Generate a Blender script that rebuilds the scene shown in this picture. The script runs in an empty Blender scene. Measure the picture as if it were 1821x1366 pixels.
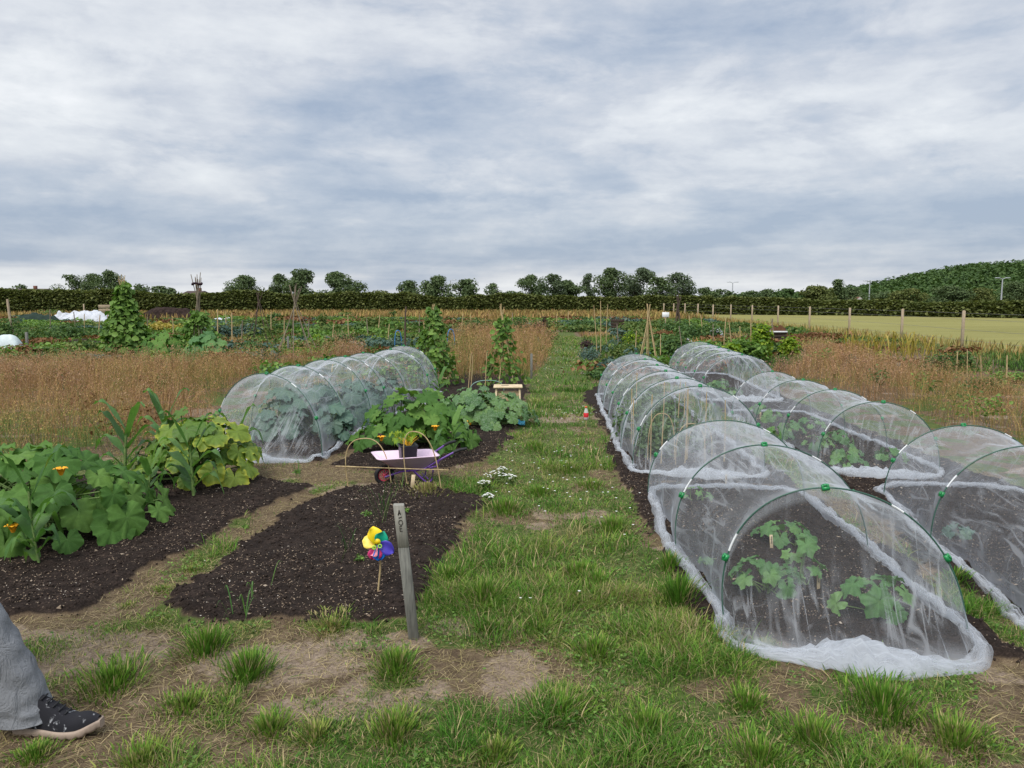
import bpy, math, random
import numpy as np
from math import pi, sin, cos, radians
from mathutils import Vector
S = bpy.context.scene
COL = S.collection
# ------------------------------------------------------------------ camera, sky, sun
F, CX, CY, HOR, CAMH = 1375.0, 910.5, 683.0, 533.0, 1.6
PIT = math.atan((CY - HOR) / F); CP, SP = cos(PIT), sin(PIT)
cam = bpy.data.cameras.new('camera'); co = bpy.data.objects.new('camera', cam); COL.objects.link(co)
cam.sensor_width = 36; cam.lens = 36 * F / 1821; cam.clip_start = .05; cam.clip_end = 3000
co.location = (0, 0, CAMH); co.rotation_euler = (pi / 2 - PIT, 0, 0); S.camera = co
S.view_settings.view_transform = 'Standard'; S.view_settings.look = 'None'; S.view_settings.gamma = 1; S.view_settings.exposure = 0.42
S.cycles.transparent_max_bounces = 24; S.cycles.max_bounces = 6; S.cycles.diffuse_bounces = 3
S.cycles.use_denoising = True
SUN_EL, SUN_AZ = radians(52), radians(205)      # azimuth clockwise from +Y
sl = bpy.data.lights.new('sun', 'SUN'); sl.energy = 2.3; sl.angle = radians(35); sl.color = (1, .965, .91)
so = bpy.data.objects.new('sun', sl); COL.objects.link(so)
sd = Vector((sin(SUN_AZ) * cos(SUN_EL), cos(SUN_AZ) * cos(SUN_EL), sin(SUN_EL)))
so.rotation_euler = sd.to_track_quat('Z', 'Y').to_euler(); so.location = (0, -5, 30)

class NT:
    def __init__(s, tree): s.t = tree; s.n = tree.nodes; s.l = tree.links
    def new(s, ty, **kw):
        n = s.n.new(ty)
        for k, v in kw.items():
            if k in n.inputs.keys() if isinstance(k, str) else False: pass
            setattr(n, k, v)
        return n
    def put(s, sock, v):
        if hasattr(v, 'is_output'): s.l.new(v, sock)
        elif isinstance(v, (tuple, list)): sock.default_value = (*v, 1) if len(v) == 3 and len(sock.default_value) == 4 else v
        else: sock.default_value = v
    def math(s, op, a, b=0.0, c=None, clamp=False):
        n = s.n.new('ShaderNodeMath'); n.operation = op; n.use_clamp = clamp
        s.put(n.inputs[0], a); s.put(n.inputs[1], b)
        if c is not None: s.put(n.inputs[2], c)
        return n.outputs[0]
    def mix(s, f, a, b, mode='MIX'):
        n = s.n.new('ShaderNodeMix'); n.data_type = 'RGBA'; n.blend_type = mode
        s.put(n.inputs[0], f); s.put(n.inputs[6], a); s.put(n.inputs[7], b); return n.outputs[2]
    def ramp(s, f, pts, interp='LINEAR'):
        n = s.n.new('ShaderNodeValToRGB'); n.color_ramp.interpolation = interp
        e = n.color_ramp.elements
        while len(e) < len(pts): e.new(.5)
        for i, (p, c) in enumerate(pts):
            e[i].position = p; e[i].color = (*c, 1) if hasattr(c, '__len__') else (c, c, c, 1)
        s.put(n.inputs[0], f); return n.outputs[0]
    def noise(s, vec, scale, detail=4, rough=.5, dist=0.0):
        n = s.n.new('ShaderNodeTexNoise'); n.inputs['Scale'].default_value = scale; n.inputs['Detail'].default_value = detail
        n.inputs['Roughness'].default_value = rough; n.inputs['Distortion'].default_value = dist
        if vec is not None: s.l.new(vec, n.inputs['Vector'])
        return n.outputs[0]
    def map(s, vec, scale=(1, 1, 1), loc=(0, 0, 0)):
        n = s.n.new('ShaderNodeMapping'); n.inputs['Scale'].default_value = scale; n.inputs['Location'].default_value = loc
        s.l.new(vec, n.inputs[0]); return n.outputs[0]
    def sep(s, vec):
        n = s.n.new('ShaderNodeSeparateXYZ'); s.l.new(vec, n.inputs[0]); return n.outputs
    def comb(s, x, y, z):
        n = s.n.new('ShaderNodeCombineXYZ'); s.put(n.inputs[0], x); s.put(n.inputs[1], y); s.put(n.inputs[2], z); return n.outputs[0]
    def sstep(s, x, a, b):
        n = s.n.new('ShaderNodeMapRange'); n.interpolation_type = 'SMOOTHSTEP'
        s.put(n.inputs[0], x); n.inputs[1].default_value = a; n.inputs[2].default_value = b; return n.outputs[0]

W = bpy.data.worlds.new('World'); S.world = W; W.use_nodes = True; W.node_tree.nodes.clear(); t = NT(W.node_tree)
sky = t.n.new('ShaderNodeTexSky'); sky.sky_type = 'NISHITA'; sky.sun_disc = False; sky.sun_elevation = SUN_EL; sky.sun_rotation = SUN_AZ
sky.air_density = 1.2; sky.dust_density = 1.5
gen = t.n.new('ShaderNodeTexCoord').outputs['Generated']; gx, gy, gz = t.sep(gen)
zz = t.math('ADD', t.math('MAXIMUM', gz, 0.0), .075)
cv = t.comb(t.math('DIVIDE', gx, zz), t.math('DIVIDE', gy, zz), 0.0)
warp = t.n.new('ShaderNodeTexNoise'); warp.inputs['Scale'].default_value = .9; warp.inputs['Detail'].default_value = 3; t.l.new(cv, warp.inputs[0])
vm = t.n.new('ShaderNodeVectorMath'); vm.operation = 'MULTIPLY_ADD'; t.l.new(warp.outputs[1], vm.inputs[0]); vm.inputs[1].default_value = (.55, .55, .5); t.l.new(cv, vm.inputs[2])
big = t.noise(t.map(vm.outputs[0], (.7, .8, 1), (3.1, 1.7, 0)), .75, 5, .50, 0)
mid = t.noise(t.map(gen, (1.5, 1.5, 4.2), (8.3, 4.4, 2.7)), 1.9, 8, .56, .25)
fine = t.noise(t.map(gen, (3.2, 3.2, 8), (0, 0, 0)), 3.4, 8, .62, .15)
strk = t.noise(t.map(gen, (1.6, 1.6, 22), (5, 1, 2.2)), 1.5, 6, .5, .1)
mx = t.math('ADD', t.math('MULTIPLY', big, .34), t.math('MULTIPLY', mid, .44))
mx = t.math('ADD', mx, t.math('MULTIPLY', fine, .26)); mx = t.math('ADD', mx, t.math('MULTIPLY', strk, .17))
band = t.math('MULTIPLY', t.sstep(gz, .018, .05), t.math('SUBTRACT', 1.0, t.sstep(gz, .085, .18)))     # darker blue layer low down
mx = t.math('SUBTRACT', mx, t.math('MULTIPLY', band, .12))
pf = t.noise(t.map(gen, (1.3, 1.3, 3.4), (2.3, 9.4, .7)), 3.1, 9, .6, .35); mx = t.math('ADD', mx, t.math('MULTIPLY', t.math('SUBTRACT', t.sstep(pf, .47, .56), .5), t.math('MULTIPLY', t.sstep(gz, .02, .15), .05)))
low = t.math('SUBTRACT', 1.0, t.sstep(gz, .002, .028))                                                  # bright gap at the horizon
mx = t.math('ADD', mx, t.math('MULTIPLY', low, .05))
cl = t.ramp(mx, [(.46, (.29, .35, .45)), (.55, (.40, .445, .52)), (.60, (.48, .51, .565)), (.65, (.555, .58, .62)), (.72, (.64, .66, .685)), (.82, (.76, .77, .785))])
up = t.math('MULTIPLY_ADD', t.sstep(gz, .36, .8), .75, 1.0)      # overcast: brighter towards the zenith
clb = t.mix(1.0, cl, t.comb(up, up, up), 'MULTIPLY')
cloud10 = t.mix(1.0, clb, (10, 10, 10), 'MULTIPLY')
for nn in t.n:
    if nn.bl_idname == 'ShaderNodeMix': nn.clamp_result = False
fin = t.mix(.90, sky.outputs[0], cloud10)
bg = t.n.new('ShaderNodeBackground'); t.l.new(fin, bg.inputs[0]); bg.inputs[1].default_value = .1
wo = t.n.new('ShaderNodeOutputWorld'); t.l.new(bg.outputs[0], wo.inputs[0])

# ------------------------------------------------------------------ numbers
R = np.random.default_rng(7); random.seed(7)
def ray(u, v):
    a = (u - CX) / F; b = (CY - v) / F
    return np.array((a, CP + b * SP, -SP + b * CP))
def G(u, v, z=0.0):
    r = ray(u, v); k = (z - CAMH) / r[2]; return np.array((r[0] * k, r[1] * k))
def AT(u, v, Y):
    r = ray(u, v); k = Y / r[1]; return np.array((r[0] * k, Y, CAMH + r[2] * k))
def PG(pts): return np.array([G(*p) for p in pts])
def h2(ix, iy, s):
    n = (ix.astype(np.int64) * 374761393 + iy.astype(np.int64) * 668265263 + s * 974634777) & 0xffffffff
    n = ((n ^ (n >> 13)) * 1274126177) & 0xffffffff
    return ((n ^ (n >> 16)) & 0xffffff) / 16777215.0
def vn(x, y, s=0):
    x = np.asarray(x, float); y = np.asarray(y, float)
    ix = np.floor(x); iy = np.floor(y); fx = x - ix; fy = y - iy
    fx = fx * fx * (3 - 2 * fx); fy = fy * fy * (3 - 2 * fy)
    a = h2(ix, iy, s); b = h2(ix + 1, iy, s); c = h2(ix, iy + 1, s); d = h2(ix + 1, iy + 1, s)
    return (a * (1 - fx) + b * fx) * (1 - fy) + (c * (1 - fx) + d * fx) * fy
def fbm(x, y, sc=1.0, o=4, s=0):
    x = np.asarray(x, float) / sc; y = np.asarray(y, float) / sc; r = 0; a = .5; tot = 0
    for k in range(o): r = r + a * vn(x, y, s + k * 17); tot += a; a *= .5; x = x * 2.03 + 3.1; y = y * 2.03 + 1.7
    return r / tot
def sm(x, a, b):
    k = np.clip((np.asarray(x, float) - a) / (b - a), 0, 1); return k * k * (3 - 2 * k)
def sdist(x, y, poly):          # + inside
    x = np.asarray(x, float); y = np.asarray(y, float)
    d = np.full(x.shape, 1e9); ins = np.zeros(x.shape, bool); n = len(poly)
    for i in range(n):
        ax, ay = poly[i]; bx, by = poly[(i + 1) % n]; ex, ey = bx - ax, by - ay
        k = np.clip(((x - ax) * ex + (y - ay) * ey) / (ex * ex + ey * ey + 1e-12), 0, 1)
        d = np.minimum(d, np.hypot(x - ax - k * ex, y - ay - k * ey))
        c = ((ay > y) != (by > y)) & (x < (bx - ax) * (y - ay) / (by - ay + 1e-12) + ax); ins ^= c
    return np.where(ins, d, -d)

BEDS = [
 ('dark soil bed under the squash and sweetcorn at the near left', PG([(-500, 1190), (0, 1105), (130, 1095), (235, 1040), (330, 985), (430, 925), (540, 872), (470, 850), (380, 850), (180, 850), (0, 860), (-500, 900)])),
 ('bare dark soil bed behind the numbered grey post', PG([(300, 1080), (400, 1000), (500, 925), (590, 880), (650, 866), (760, 866), (850, 885), (855, 905), (815, 955), (775, 1000), (750, 1060), (720, 1105), (560, 1118), (430, 1105), (330, 1100)])),
 ('dark soil bed behind the pink wheelbarrow', PG([(598, 832), (655, 790), (700, 740), (770, 690), (830, 665), (930, 668), (938, 700), (918, 745), (905, 790), (865, 822), (780, 838), (690, 846)])),
 ('dark soil under the left net tunnel', np.array([(-3.2, 7.95), (-1.9, 7.4), (-1.5, 9), (-1.2, 11), (-1.0, 13.3), (-2.5, 13.5), (-3.1, 10)])),
 ('dark soil under the nearest net tunnel', np.array([(1.42, 3.2), (.95, 3.75), (.95, 5), (1.0, 6.3), (1.0, 6.6), (2.42, 6.45), (2.38, 5), (2.3, 3.3)])),
 ('dark soil under the net tunnel with the peas', np.array([(1.0, 6.6), (1.03, 8), (1.17, 10), (1.22, 13), (1.5, 14), (2.7, 13.8), (2.55, 10), (2.42, 6.45)])),
 ('dark soil under the net tunnels at the far right of the beds', np.array([(2.7, 3.0), (2.48, 3.7), (2.55, 4.6), (2.8, 6.2), (2.85, 7.0), (3.0, 9), (3.1, 14), (3.0, 17.5), (4.6, 17), (4.4, 11), (4.25, 7), (4.3, 5), (4.2, 3)])),
]
PATH = PG([(640, 1366), (700, 1180), (760, 1100), (775, 1010), (830, 950), (880, 850), (915, 780), (937, 700), (962, 655), (990, 590), (1020, 590), (1045, 650), (1062, 705), (1080, 760), (1100, 830), (1140, 880), (1190, 990), (1250, 1130), (1340, 1210), (1400, 1366)])
FIELD = np.array([(15.6, 20), (15.6, 26), (15.9, 60), (16.5, 108), (40, 108), (400, 120), (400, 10), (18, 10)])
MEADOW_L = PG([(-900, 690), (0, 658), (190, 662), (330, 664), (420, 656), (560, 640), (650, 622), (640, 634), (480, 658), (380, 715), (362, 765), (300, 800), (170, 815), (0, 840), (-700, 900)])
MEADOW_R = PG([(1330, 672), (1420, 655), (1440, 622), (1560, 640), (1620, 672), (1821, 700), (2500, 735), (2500, 900), (1900, 830), (1821, 800), (1700, 768), (1560, 722), (1430, 682)])
MEADOW_C = PG([(795, 610), (880, 604), (985, 606), (966, 650), (945, 676), (915, 672), (850, 680), (800, 688)])
def soilmask(x, y, k=None):
    e = .26 * (fbm(x, y, .35, 4, 5) - .5) + .10 * (fbm(x, y, .06, 2, 9) - .5)
    if k is not None: return sm(sdist(x, y, BEDS[k][1]) + e, -.05, .05)
    m = 0
    for _, p in BEDS: m = np.maximum(m, sm(sdist(x, y, p) + e, -.05, .05))
    return m
def zg(x, y):
    x = np.asarray(x, float); y = np.asarray(y, float)
    near = 1 - sm(y, 14, 30)
    z = .05 * (fbm(x, y, 1.3, 3, 21) - .5) + .02 * (fbm(x, y, .25, 2, 22) - .5)
    s = soilmask(x, y)
    z = z * (1 - .6 * s) + s * (.045 + .035 * (fbm(x, y, .16, 3, 31) - .5) + .022 * (fbm(x, y, .05, 2, 33) - .5))
    return z * near
def greenmask(x, y):
    x = np.asarray(x, float); y = np.asarray(y, float)
    p = sdist(x, y, PATH); n = fbm(x, y, .55, 4, 41); n2 = fbm(x, y, .16, 2, 43)
    g = sm(n * .7 + n2 * .3 + .05 * sm(p, -.4, .3) - .02 * (1 - sm(y, 2.4, 4.2)), .44, .60)
    xc = (x - (.33 + .045 * y))                                                       # the worn line up the middle
    g = np.where((p > 0), np.maximum(g, sm(y, 4, 7) * (.5 * sm(np.abs(xc), .05, .35) + .08)), g)
    g = g * np.where((p < -.15) & (y > 3.9) & (y < 9) & (x < 1), .75, 1)
    return g * (1 - soilmask(x, y))

def axis(step0, lo, hi, fine_lo, fine_hi, gr):
    a = list(np.arange(fine_lo, fine_hi, step0)); x = fine_hi; h = step0
    while x < hi: a.append(x); h = h * (1 + gr); x += h
    a.append(hi); b = []; x = fine_lo; h = step0
    while True:
        h = h * (1 + gr * 1.6); x -= h
        if x < lo: break
        b.append(x)
    b.append(lo); return np.array(b[::-1] + a)

def mesh_from(name, V, Fs, A=None, mats=(), mi=None, smooth=False, color=None):
    """V (n,3); Fs list of (m,k) int arrays; A (n,3) point attribute 'a'."""
    me = bpy.data.meshes.new(name); V = np.asarray(V, np.float32)
    me.vertices.add(len(V)); me.vertices.foreach_set('co', V.ravel())
    idx = np.concatenate([f.ravel() for f in Fs]).astype(np.int32); tot = np.concatenate([np.full(len(f), f.shape[1], np.int32) for f in Fs])
    me.loops.add(len(idx)); me.loops.foreach_set('vertex_index', idx)
    st = np.zeros(len(tot), np.int32); st[1:] = np.cumsum(tot)[:-1]
    me.polygons.add(len(tot)); me.polygons.foreach_set('loop_start', st)
    if mi is not None: me.polygons.foreach_set('material_index', mi.astype(np.int32))
    me.update(calc_edges=True)
    if smooth: me.polygons.foreach_set('use_smooth', np.ones(len(tot), bool))
    if A is not None:
        at = me.attributes.new('a', 'FLOAT_VECTOR', 'POINT'); at.data.foreach_set('vector', np.asarray(A, np.float32).ravel())
    if color is not None:
        at = me.attributes.new('zone', 'FLOAT_COLOR', 'POINT'); at.data.foreach_set('color', np.asarray(color, np.float32).ravel())
    for m in mats: me.materials.append(m)
    return me

class MB:
    def __init__(s): s.V = []; s.F = []; s.A = []; s.M = []; s.n = 0
    def add(s, V, Fc, A=None, mi=0):
        V = np.asarray(V, float).reshape(-1, 3); Fc = np.asarray(Fc, int)
        if A is None: A = np.zeros((len(V), 3))
        A = np.broadcast_to(np.asarray(A, float), (len(V), 3))
        s.V.append(V); s.A.append(A); s.F.append(Fc + s.n); s.M.append(np.full(len(Fc), mi)); s.n += len(V); return s
    def build(s, name, mats, parent=None, smooth=True, loc=None):
        if not isinstance(mats, (list, tuple)): mats = [mats]
        V = np.concatenate(s.V); o_ = np.array(loc if loc is not None else (0, 0, 0), float)
        if parent is not None and loc is None: o_ = np.array(parent.get('org', (0, 0, 0)))
        me = mesh_from(name, V - o_, s.F, np.concatenate(s.A), mats, np.concatenate(s.M), smooth)
        ob = bpy.data.objects.new(name, me); COL.objects.link(ob)
        if parent is not None:
            ob.parent = parent
            ob['org'] = tuple(float(q) for q in o_)
        else: ob.location = o_; ob['org'] = tuple(float(q) for q in o_)
        return ob
    # ---- primitives
    def grid(s, P, A=None, mi=0, closeu=False):      # P (a,b,3)
        a, b = P.shape[:2]; i = np.arange(a * b).reshape(a, b)
        if closeu: i = np.vstack([i, i[:1]])
        q = np.stack([i[:-1, :-1], i[1:, :-1], i[1:, 1:], i[:-1, 1:]], -1).reshape(-1, 4)
        return s.add(P.reshape(-1, 3), q, None if A is None else A.reshape(-1, 3), mi)
    def tube(s, pts, r, n=6, mi=0, a=(0, 0, 0), cap=True):
        pts = np.asarray(pts, float); m = len(pts); r = np.broadcast_to(np.asarray(r, float), (m,))
        tg = np.gradient(pts, axis=0); tg /= np.linalg.norm(tg, axis=1)[:, None] + 1e-9
        ref = np.array((0, 0, 1.)) if abs(tg[:, 2]).mean() < .8 else np.array((1., 0, 0))
        u = np.cross(tg, ref); u /= np.linalg.norm(u, axis=1)[:, None] + 1e-9; v = np.cross(tg, u)
        th = np.arange(n) * 2 * pi / n
        P = pts[:, None] + r[:, None, None] * (u[:, None] * np.cos(th)[None, :, None] + v[:, None] * np.sin(th)[None, :, None])
        i = np.arange(m * n).reshape(m, n); j = np.roll(i, -1, 1)
        q = np.stack([i[:-1], j[:-1], j[1:], i[1:]], -1).reshape(-1, 4)
        A = np.tile(np.asarray(a, float), (m * n, 1)); s.add(P.reshape(-1, 3), q, A, mi)
        if cap:
            for e in (0, m - 1):
                ring = P[e]; c = ring.mean(0); k = np.arange(n)
                s.add(np.vstack([ring, c]), np.stack([k, (k + 1) % n, np.full(n, n)], -1), np.tile(np.asarray(a, float), (n + 1, 1)), mi)
        return s
    def box(s, c, sz, rz=0, mi=0, bev=0.0, taper=1.0, tilt=None, a=(0, 0, 0)):
        c = np.array(c, float); hx, hy, hz = np.array(sz) / 2; b = min(bev, hx * .9, hy * .9, hz * .9)
        def ring(z, ix, k): return [(x * k, y * k, z) for x, y in ((-hx + ix, -hy), (hx - ix, -hy), (hx, -hy + ix), (hx, hy - ix), (hx - ix, hy), (-hx + ix, hy), (-hx, hy - ix), (-hx, -hy + ix))]
        b = max(b, min(hx, hy) * .02)
        P = []
        for z, sh, k in ((-hz, b, 1), (-hz + b, 0, 1), (hz - b, 0, taper), (hz, b, taper)):
            kk = k; pts = np.array(ring(z, b, kk)); pts[:, :2] *= np.array(((hx - sh) / hx, (hy - sh) / hy)); P.append(pts)
        P = np.array(P)
        cr, sr = cos(rz), sin(rz); Q = P.copy(); Q[..., 0] = P[..., 0] * cr - P[..., 1] * sr; Q[..., 1] = P[..., 0] * sr + P[..., 1] * cr
        if tilt is not None: Q[..., 0] += Q[..., 2] * tilt[0]; Q[..., 1] += Q[..., 2] * tilt[1]
        Q += c; i = np.arange(32).reshape(4, 8); j = np.roll(i, -1, 1)
        q = np.stack([i[:-1], j[:-1], j[1:], i[1:]], -1).reshape(-1, 4); s.add(Q.reshape(-1, 3), q, a, mi)
        s.add(Q[0][::-1], np.arange(8)[None], a, mi); s.add(Q[3], np.arange(8)[None], a, mi); return s
    def lathe(s, c, prof, n=16, mi=0, a=(0, 0, 0)):
        prof = np.array(prof, float); th = np.arange(n) * 2 * pi / n
        P = np.stack([prof[:, 0][None] * np.cos(th)[:, None], prof[:, 0][None] * np.sin(th)[:, None], np.broadcast_to(prof[:, 1], (n, len(prof)))], -1) + np.array(c)
        return s.grid(P, np.tile(np.asarray(a, float), (n * len(prof), 1)), mi, closeu=True)

def tag(o, label=None, cat=None, group=None, kind=None):
    if label: o['label'] = label
    if cat: o['category'] = cat
    if group: o['group'] = group
    if kind: o['kind'] = kind
    return o
def thing(name, label, cat, loc=(0, 0, 0), group=None):
    o = bpy.data.objects.new(name, None); COL.objects.link(o); o.location = loc; o.empty_display_size = .1
    o['org'] = tuple(float(q) for q in loc); return tag(o, label, cat, group)
def base(x, y): return (float(x), float(y), float(zg(x, y)))

# ------------------------------------------------------------------ materials
def newmat(name):
    m = bpy.data.materials.new(name); m.use_nodes = True; m.node_tree.nodes.clear(); t = NT(m.node_tree)
    return m, t
def finish(t, bsdf):
    o = t.n.new('ShaderNodeOutputMaterial'); t.l.new(bsdf, o.inputs[0])
def prin(t, col, rough=.7, spec=.3, bump=None, bstr=.3, bdist=.01, metal=0.0):
    p = t.n.new('ShaderNodeBsdfPrincipled'); t.put(p.inputs['Base Color'], col); t.put(p.inputs['Roughness'], rough)
    p.inputs['Specular IOR Level'].default_value = spec; p.inputs['Metallic'].default_value = metal
    if bump is not None:
        b = t.n.new('ShaderNodeBump'); b.inputs['Strength'].default_value = bstr; b.inputs['Distance'].default_value = bdist
        t.l.new(bump, b.inputs['Height']); t.l.new(b.outputs[0], p.inputs['Normal'])
    return p.outputs[0]
def attr(t, name='a'):
    n = t.n.new('ShaderNodeAttribute'); n.attribute_name = name; return n
def plain(name, c, rough=.6, spec=.3, var=.25, sc=30, metal=0.0, bstr=.15):
    m, t = newmat(name); tc = t.n.new('ShaderNodeTexCoord').outputs['Object']; n = t.noise(tc, sc, 5, .6)
    f = t.sstep(n, .3, .7); col = t.mix(f, tuple(k * (1 - var) for k in c), tuple(min(1, k * (1 + var)) for k in c))
    finish(t, prin(t, col, rough, spec, n, bstr, .01, metal)); return m
def wood(name, c1, c2, sc=(60, 60, 4), rough=.8):
    m, t = newmat(name); tc = t.n.new('ShaderNodeTexCoord').outputs['Object']; n = t.noise(t.map(tc, sc), 1.0, 6, .6)
    n2 = t.noise(tc, 9, 3); f = t.math('ADD', t.math('MULTIPLY', n, .7), t.math('MULTIPLY', n2, .3))
    finish(t, prin(t, t.ramp(f, [(.35, c1), (.62, c2)]), rough, .2, n, .5, .004)); return m
def foliage(name, pts, rough=.65, transl=.3, vein=0.0, spec=.2, edge=None, bright=.35, powder=0.0):
    """a = (local x, local y, rnd); colour from rnd and a world noise; vein: pale veins on big leaves."""
    m, t = newmat(name); A = attr(t).outputs['Vector']; ax, ay, az = t.sep(A)
    pos = t.n.new('ShaderNodeNewGeometry').outputs['Position']
    n = t.noise(pos, 1.6, 3); f = t.math('ADD', t.math('MULTIPLY', az, .75), t.math('MULTIPLY', n, .35), clamp=True)
    col = t.ramp(f, pts); hgt = None
    fn = t.noise(pos, 45, 3); k = t.math('MULTIPLY_ADD', fn, bright * 2, 1 - bright)
    col = t.mix(1.0, col, t.comb(k, k, k), 'MULTIPLY')
    if vein or edge:
        rr = t.math('SQRT', t.math('ADD', t.math('MULTIPLY', ax, ax), t.math('MULTIPLY', ay, ay)))
        an = t.math('ARCTAN2', ay, ax); sv = t.math('ABSOLUTE', t.math('SINE', t.math('MULTIPLY', an, 4.0)))
        d = t.math('MULTIPLY', sv, rr); v1 = t.math('SUBTRACT', 1.0, t.sstep(d, .012, .06))
        sec = t.math('ABSOLUTE', t.math('SINE', t.math('ADD', t.math('MULTIPLY', rr, 34.0), t.math('MULTIPLY', sv, 5.0))))
        v2 = t.math('MULTIPLY', t.math('SUBTRACT', 1.0, t.sstep(sec, .0, .3)), .35)
        vv = t.math('MAXIMUM', v1, v2)
        if vein: col = t.mix(t.math('MULTIPLY', vv, vein), col, (.15, .25, .08))
        if edge: 
            e = t.math('ADD', rr, t.math('MULTIPLY', t.noise(pos, 14, 4), .5)); e = t.math('ADD', e, t.math('MULTIPLY', az, .45))
            col = t.mix(t.math('MULTIPLY', t.sstep(e, 1.3, 1.75), .8), col, edge)
        hgt = t.math('MULTIPLY', vv, -1.0)
        if powder: col = t.mix(t.math('MULTIPLY', t.sstep(t.noise(pos, 60, 5, .7), .5, .68), powder), col, (.36, .42, .36))
    b = prin(t, col, rough, spec, hgt, .35, .004) if hgt is not None else prin(t, col, rough, spec)
    tr = t.n.new('ShaderNodeBsdfTranslucent'); tc = t.mix(1.0, col, (1.25, 1.35, .7), 'MULTIPLY'); t.l.new(tc, tr.inputs[0])
    ms = t.n.new('ShaderNodeMixShader'); ms.inputs[0].default_value = transl; t.l.new(b, ms.inputs[1]); t.l.new(tr.outputs[0], ms.inputs[2])
    finish(t, ms.outputs[0]); return m

M = {}
M['squash'] = foliage('squash_leaf', [(.1, (.036, .095, .020)), (.5, (.068, .155, .030)), (.9, (.125, .23, .048))], .6, .25, .35, .14, bright=.3)
M['marrow'] = foliage('powdery_leaf', [(.1, (.055, .125, .04)), (.5, (.085, .18, .055)), (.9, (.14, .24, .07))], .5, .22, .5, .25, powder=.55)
M['yellowing'] = foliage('yellowing_leaf', [(.1, (.06, .13, .025)), (.5, (.12, .21, .03)), (.9, (.22, .29, .035))], .5, .3, .4, .3, edge=(.52, .50, .05))
M['cucumber'] = foliage('cucumber_leaf', [(.1, (.05, .13, .04)), (.5, (.08, .19, .055)), (.9, (.14, .26, .075))], .55, .25, .45, .3)
M['corn'] = foliage('corn_leaf', [(.1, (.05, .13, .03)), (.5, (.085, .19, .045)), (.9, (.15, .28, .065))], .45, .35, 0, .35)
M['cabbage'] = foliage('cabbage_leaf', [(.1, (.05, .10, .075)), (.5, (.08, .145, .11)), (.9, (.13, .2, .15))], .5, .15, .5, .35)
M['bean'] = foliage('bean_leaf', [(.1, (.055, .12, .024)), (.5, (.11, .205, .04)), (.9, (.20, .32, .07))], .55, .3)
M['pea'] = foliage('pea_leaf', [(.1, (.06, .12, .05)), (.5, (.10, .17, .07)), (.9, (.16, .24, .10))], .55, .3)
M['lime'] = foliage('lime_leaf', [(.1, (.07, .15, .015)), (.5, (.16, .27, .025)), (.9, (.32, .40, .04))], .55, .35)
M['bush'] = foliage('bush_leaf', [(.1, (.032, .07, .022)), (.5, (.06, .12, .032)), (.9, (.12, .19, .055))], .65, .25)
M['midgreen'] = foliage('weed_leaf', [(.1, (.04, .085, .02)), (.5, (.085, .14, .035)), (.9, (.17, .20, .06))], .7, .25)
M['bluegreen'] = foliage('kale_leaf', [(.1, (.04, .085, .07)), (.5, (.07, .125, .10)), (.9, (.12, .17, .13))], .6, .2)
M['purple'] = foliage('purple_leaf', [(.1, (.025, .010, .018)), (.6, (.055, .022, .035)), (.9, (.09, .05, .05))], .6, .2)
M['gold'] = foliage('gold_leaf', [(.1, (.22, .18, .03)), (.6, (.36, .29, .06)), (.9, (.46, .36, .10))], .7, .3)
M['rust'] = foliage('rust_leaf', [(.1, (.10, .045, .02)), (.6, (.17, .08, .035)), (.9, (.26, .15, .07))], .75, .2)
M['tree'] = foliage('tree_leaf', [(.1, (.042, .068, .028)), (.5, (.075, .112, .045)), (.9, (.13, .175, .075))], .8, .22)
M['treepale'] = foliage('pale_tree_leaf', [(.1, (.05, .072, .04)), (.5, (.085, .118, .065)), (.9, (.13, .17, .095))], .8, .25)
M['hedge'] = foliage('hedge_leaf', [(.1, (.052, .066, .018)), (.5, (.092, .115, .032)), (.9, (.165, .18, .058))], .8, .2)
M['wood'] = foliage('woodland_leaf', [(.1, (.032, .060, .020)), (.5, (.055, .10, .030)), (.9, (.095, .15, .048))], .85, .2)
M['white_petal'] = plain('white_petal', (.75, .75, .7), .6, .2, .1)
M['yellow_petal'] = plain('yellow_petal', (.75, .36, .02), .6, .2, .15)
M['red_petal'] = plain('red_petal', (.6, .05, .02), .6)
M['mauve_petal'] = plain('mauve_petal', (.22, .10, .26), .6)
M['bark'] = plain('bark', (.07, .055, .045), .9, .1, .3)
M['stem'] = plain('green_stem', (.13, .2, .06), .6, .3, .2)
M['cane'] = wood('bamboo_cane', (.30, .21, .10), (.50, .39, .21), (40, 40, 8), .55)
M['canegrey'] = wood('weathered_cane', (.14, .115, .085), (.27, .22, .16), (40, 40, 8), .8)
M['canedark'] = wood('dark_stick', (.05, .035, .03), (.11, .08, .06), (40, 40, 8), .8)
M['postwood'] = wood('fence_wood', (.30, .23, .155), (.45, .36, .26), (30, 30, 3))
M['greywood'] = wood('grey_weathered_wood', (.095, .095, .085), (.20, .20, .175), (120, 120, 5))
M['greylight'] = wood('pale_dry_wood', (.17, .165, .14), (.30, .29, .25), (120, 120, 5))
M['palewood'] = wood('pale_pine', (.48, .37, .22), (.66, .54, .36), (20, 20, 50))
M['board'] = wood('timber_board', (.20, .15, .10), (.36, .29, .2), (4, 4, 40))
M['pencil'] = plain('dark_pencil', (.035, .03, .025), .8)
M['hoopgreen'] = plain('green_coated_tube', (.030, .095, .065), .4, .5, .15)
M['hoopwhite'] = plain('white_tube', (.72, .74, .74), .4, .5, .05)
M['clip'] = plain('green_plastic', (.012, .22, .06), .35, .5, .1)
M['black'] = plain('black_rubber', (.018, .018, .02), .6, .3, .2)
M['pot'] = plain('black_plastic_pot', (.024, .027, .034), .45, .4, .15, 60)
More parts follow.
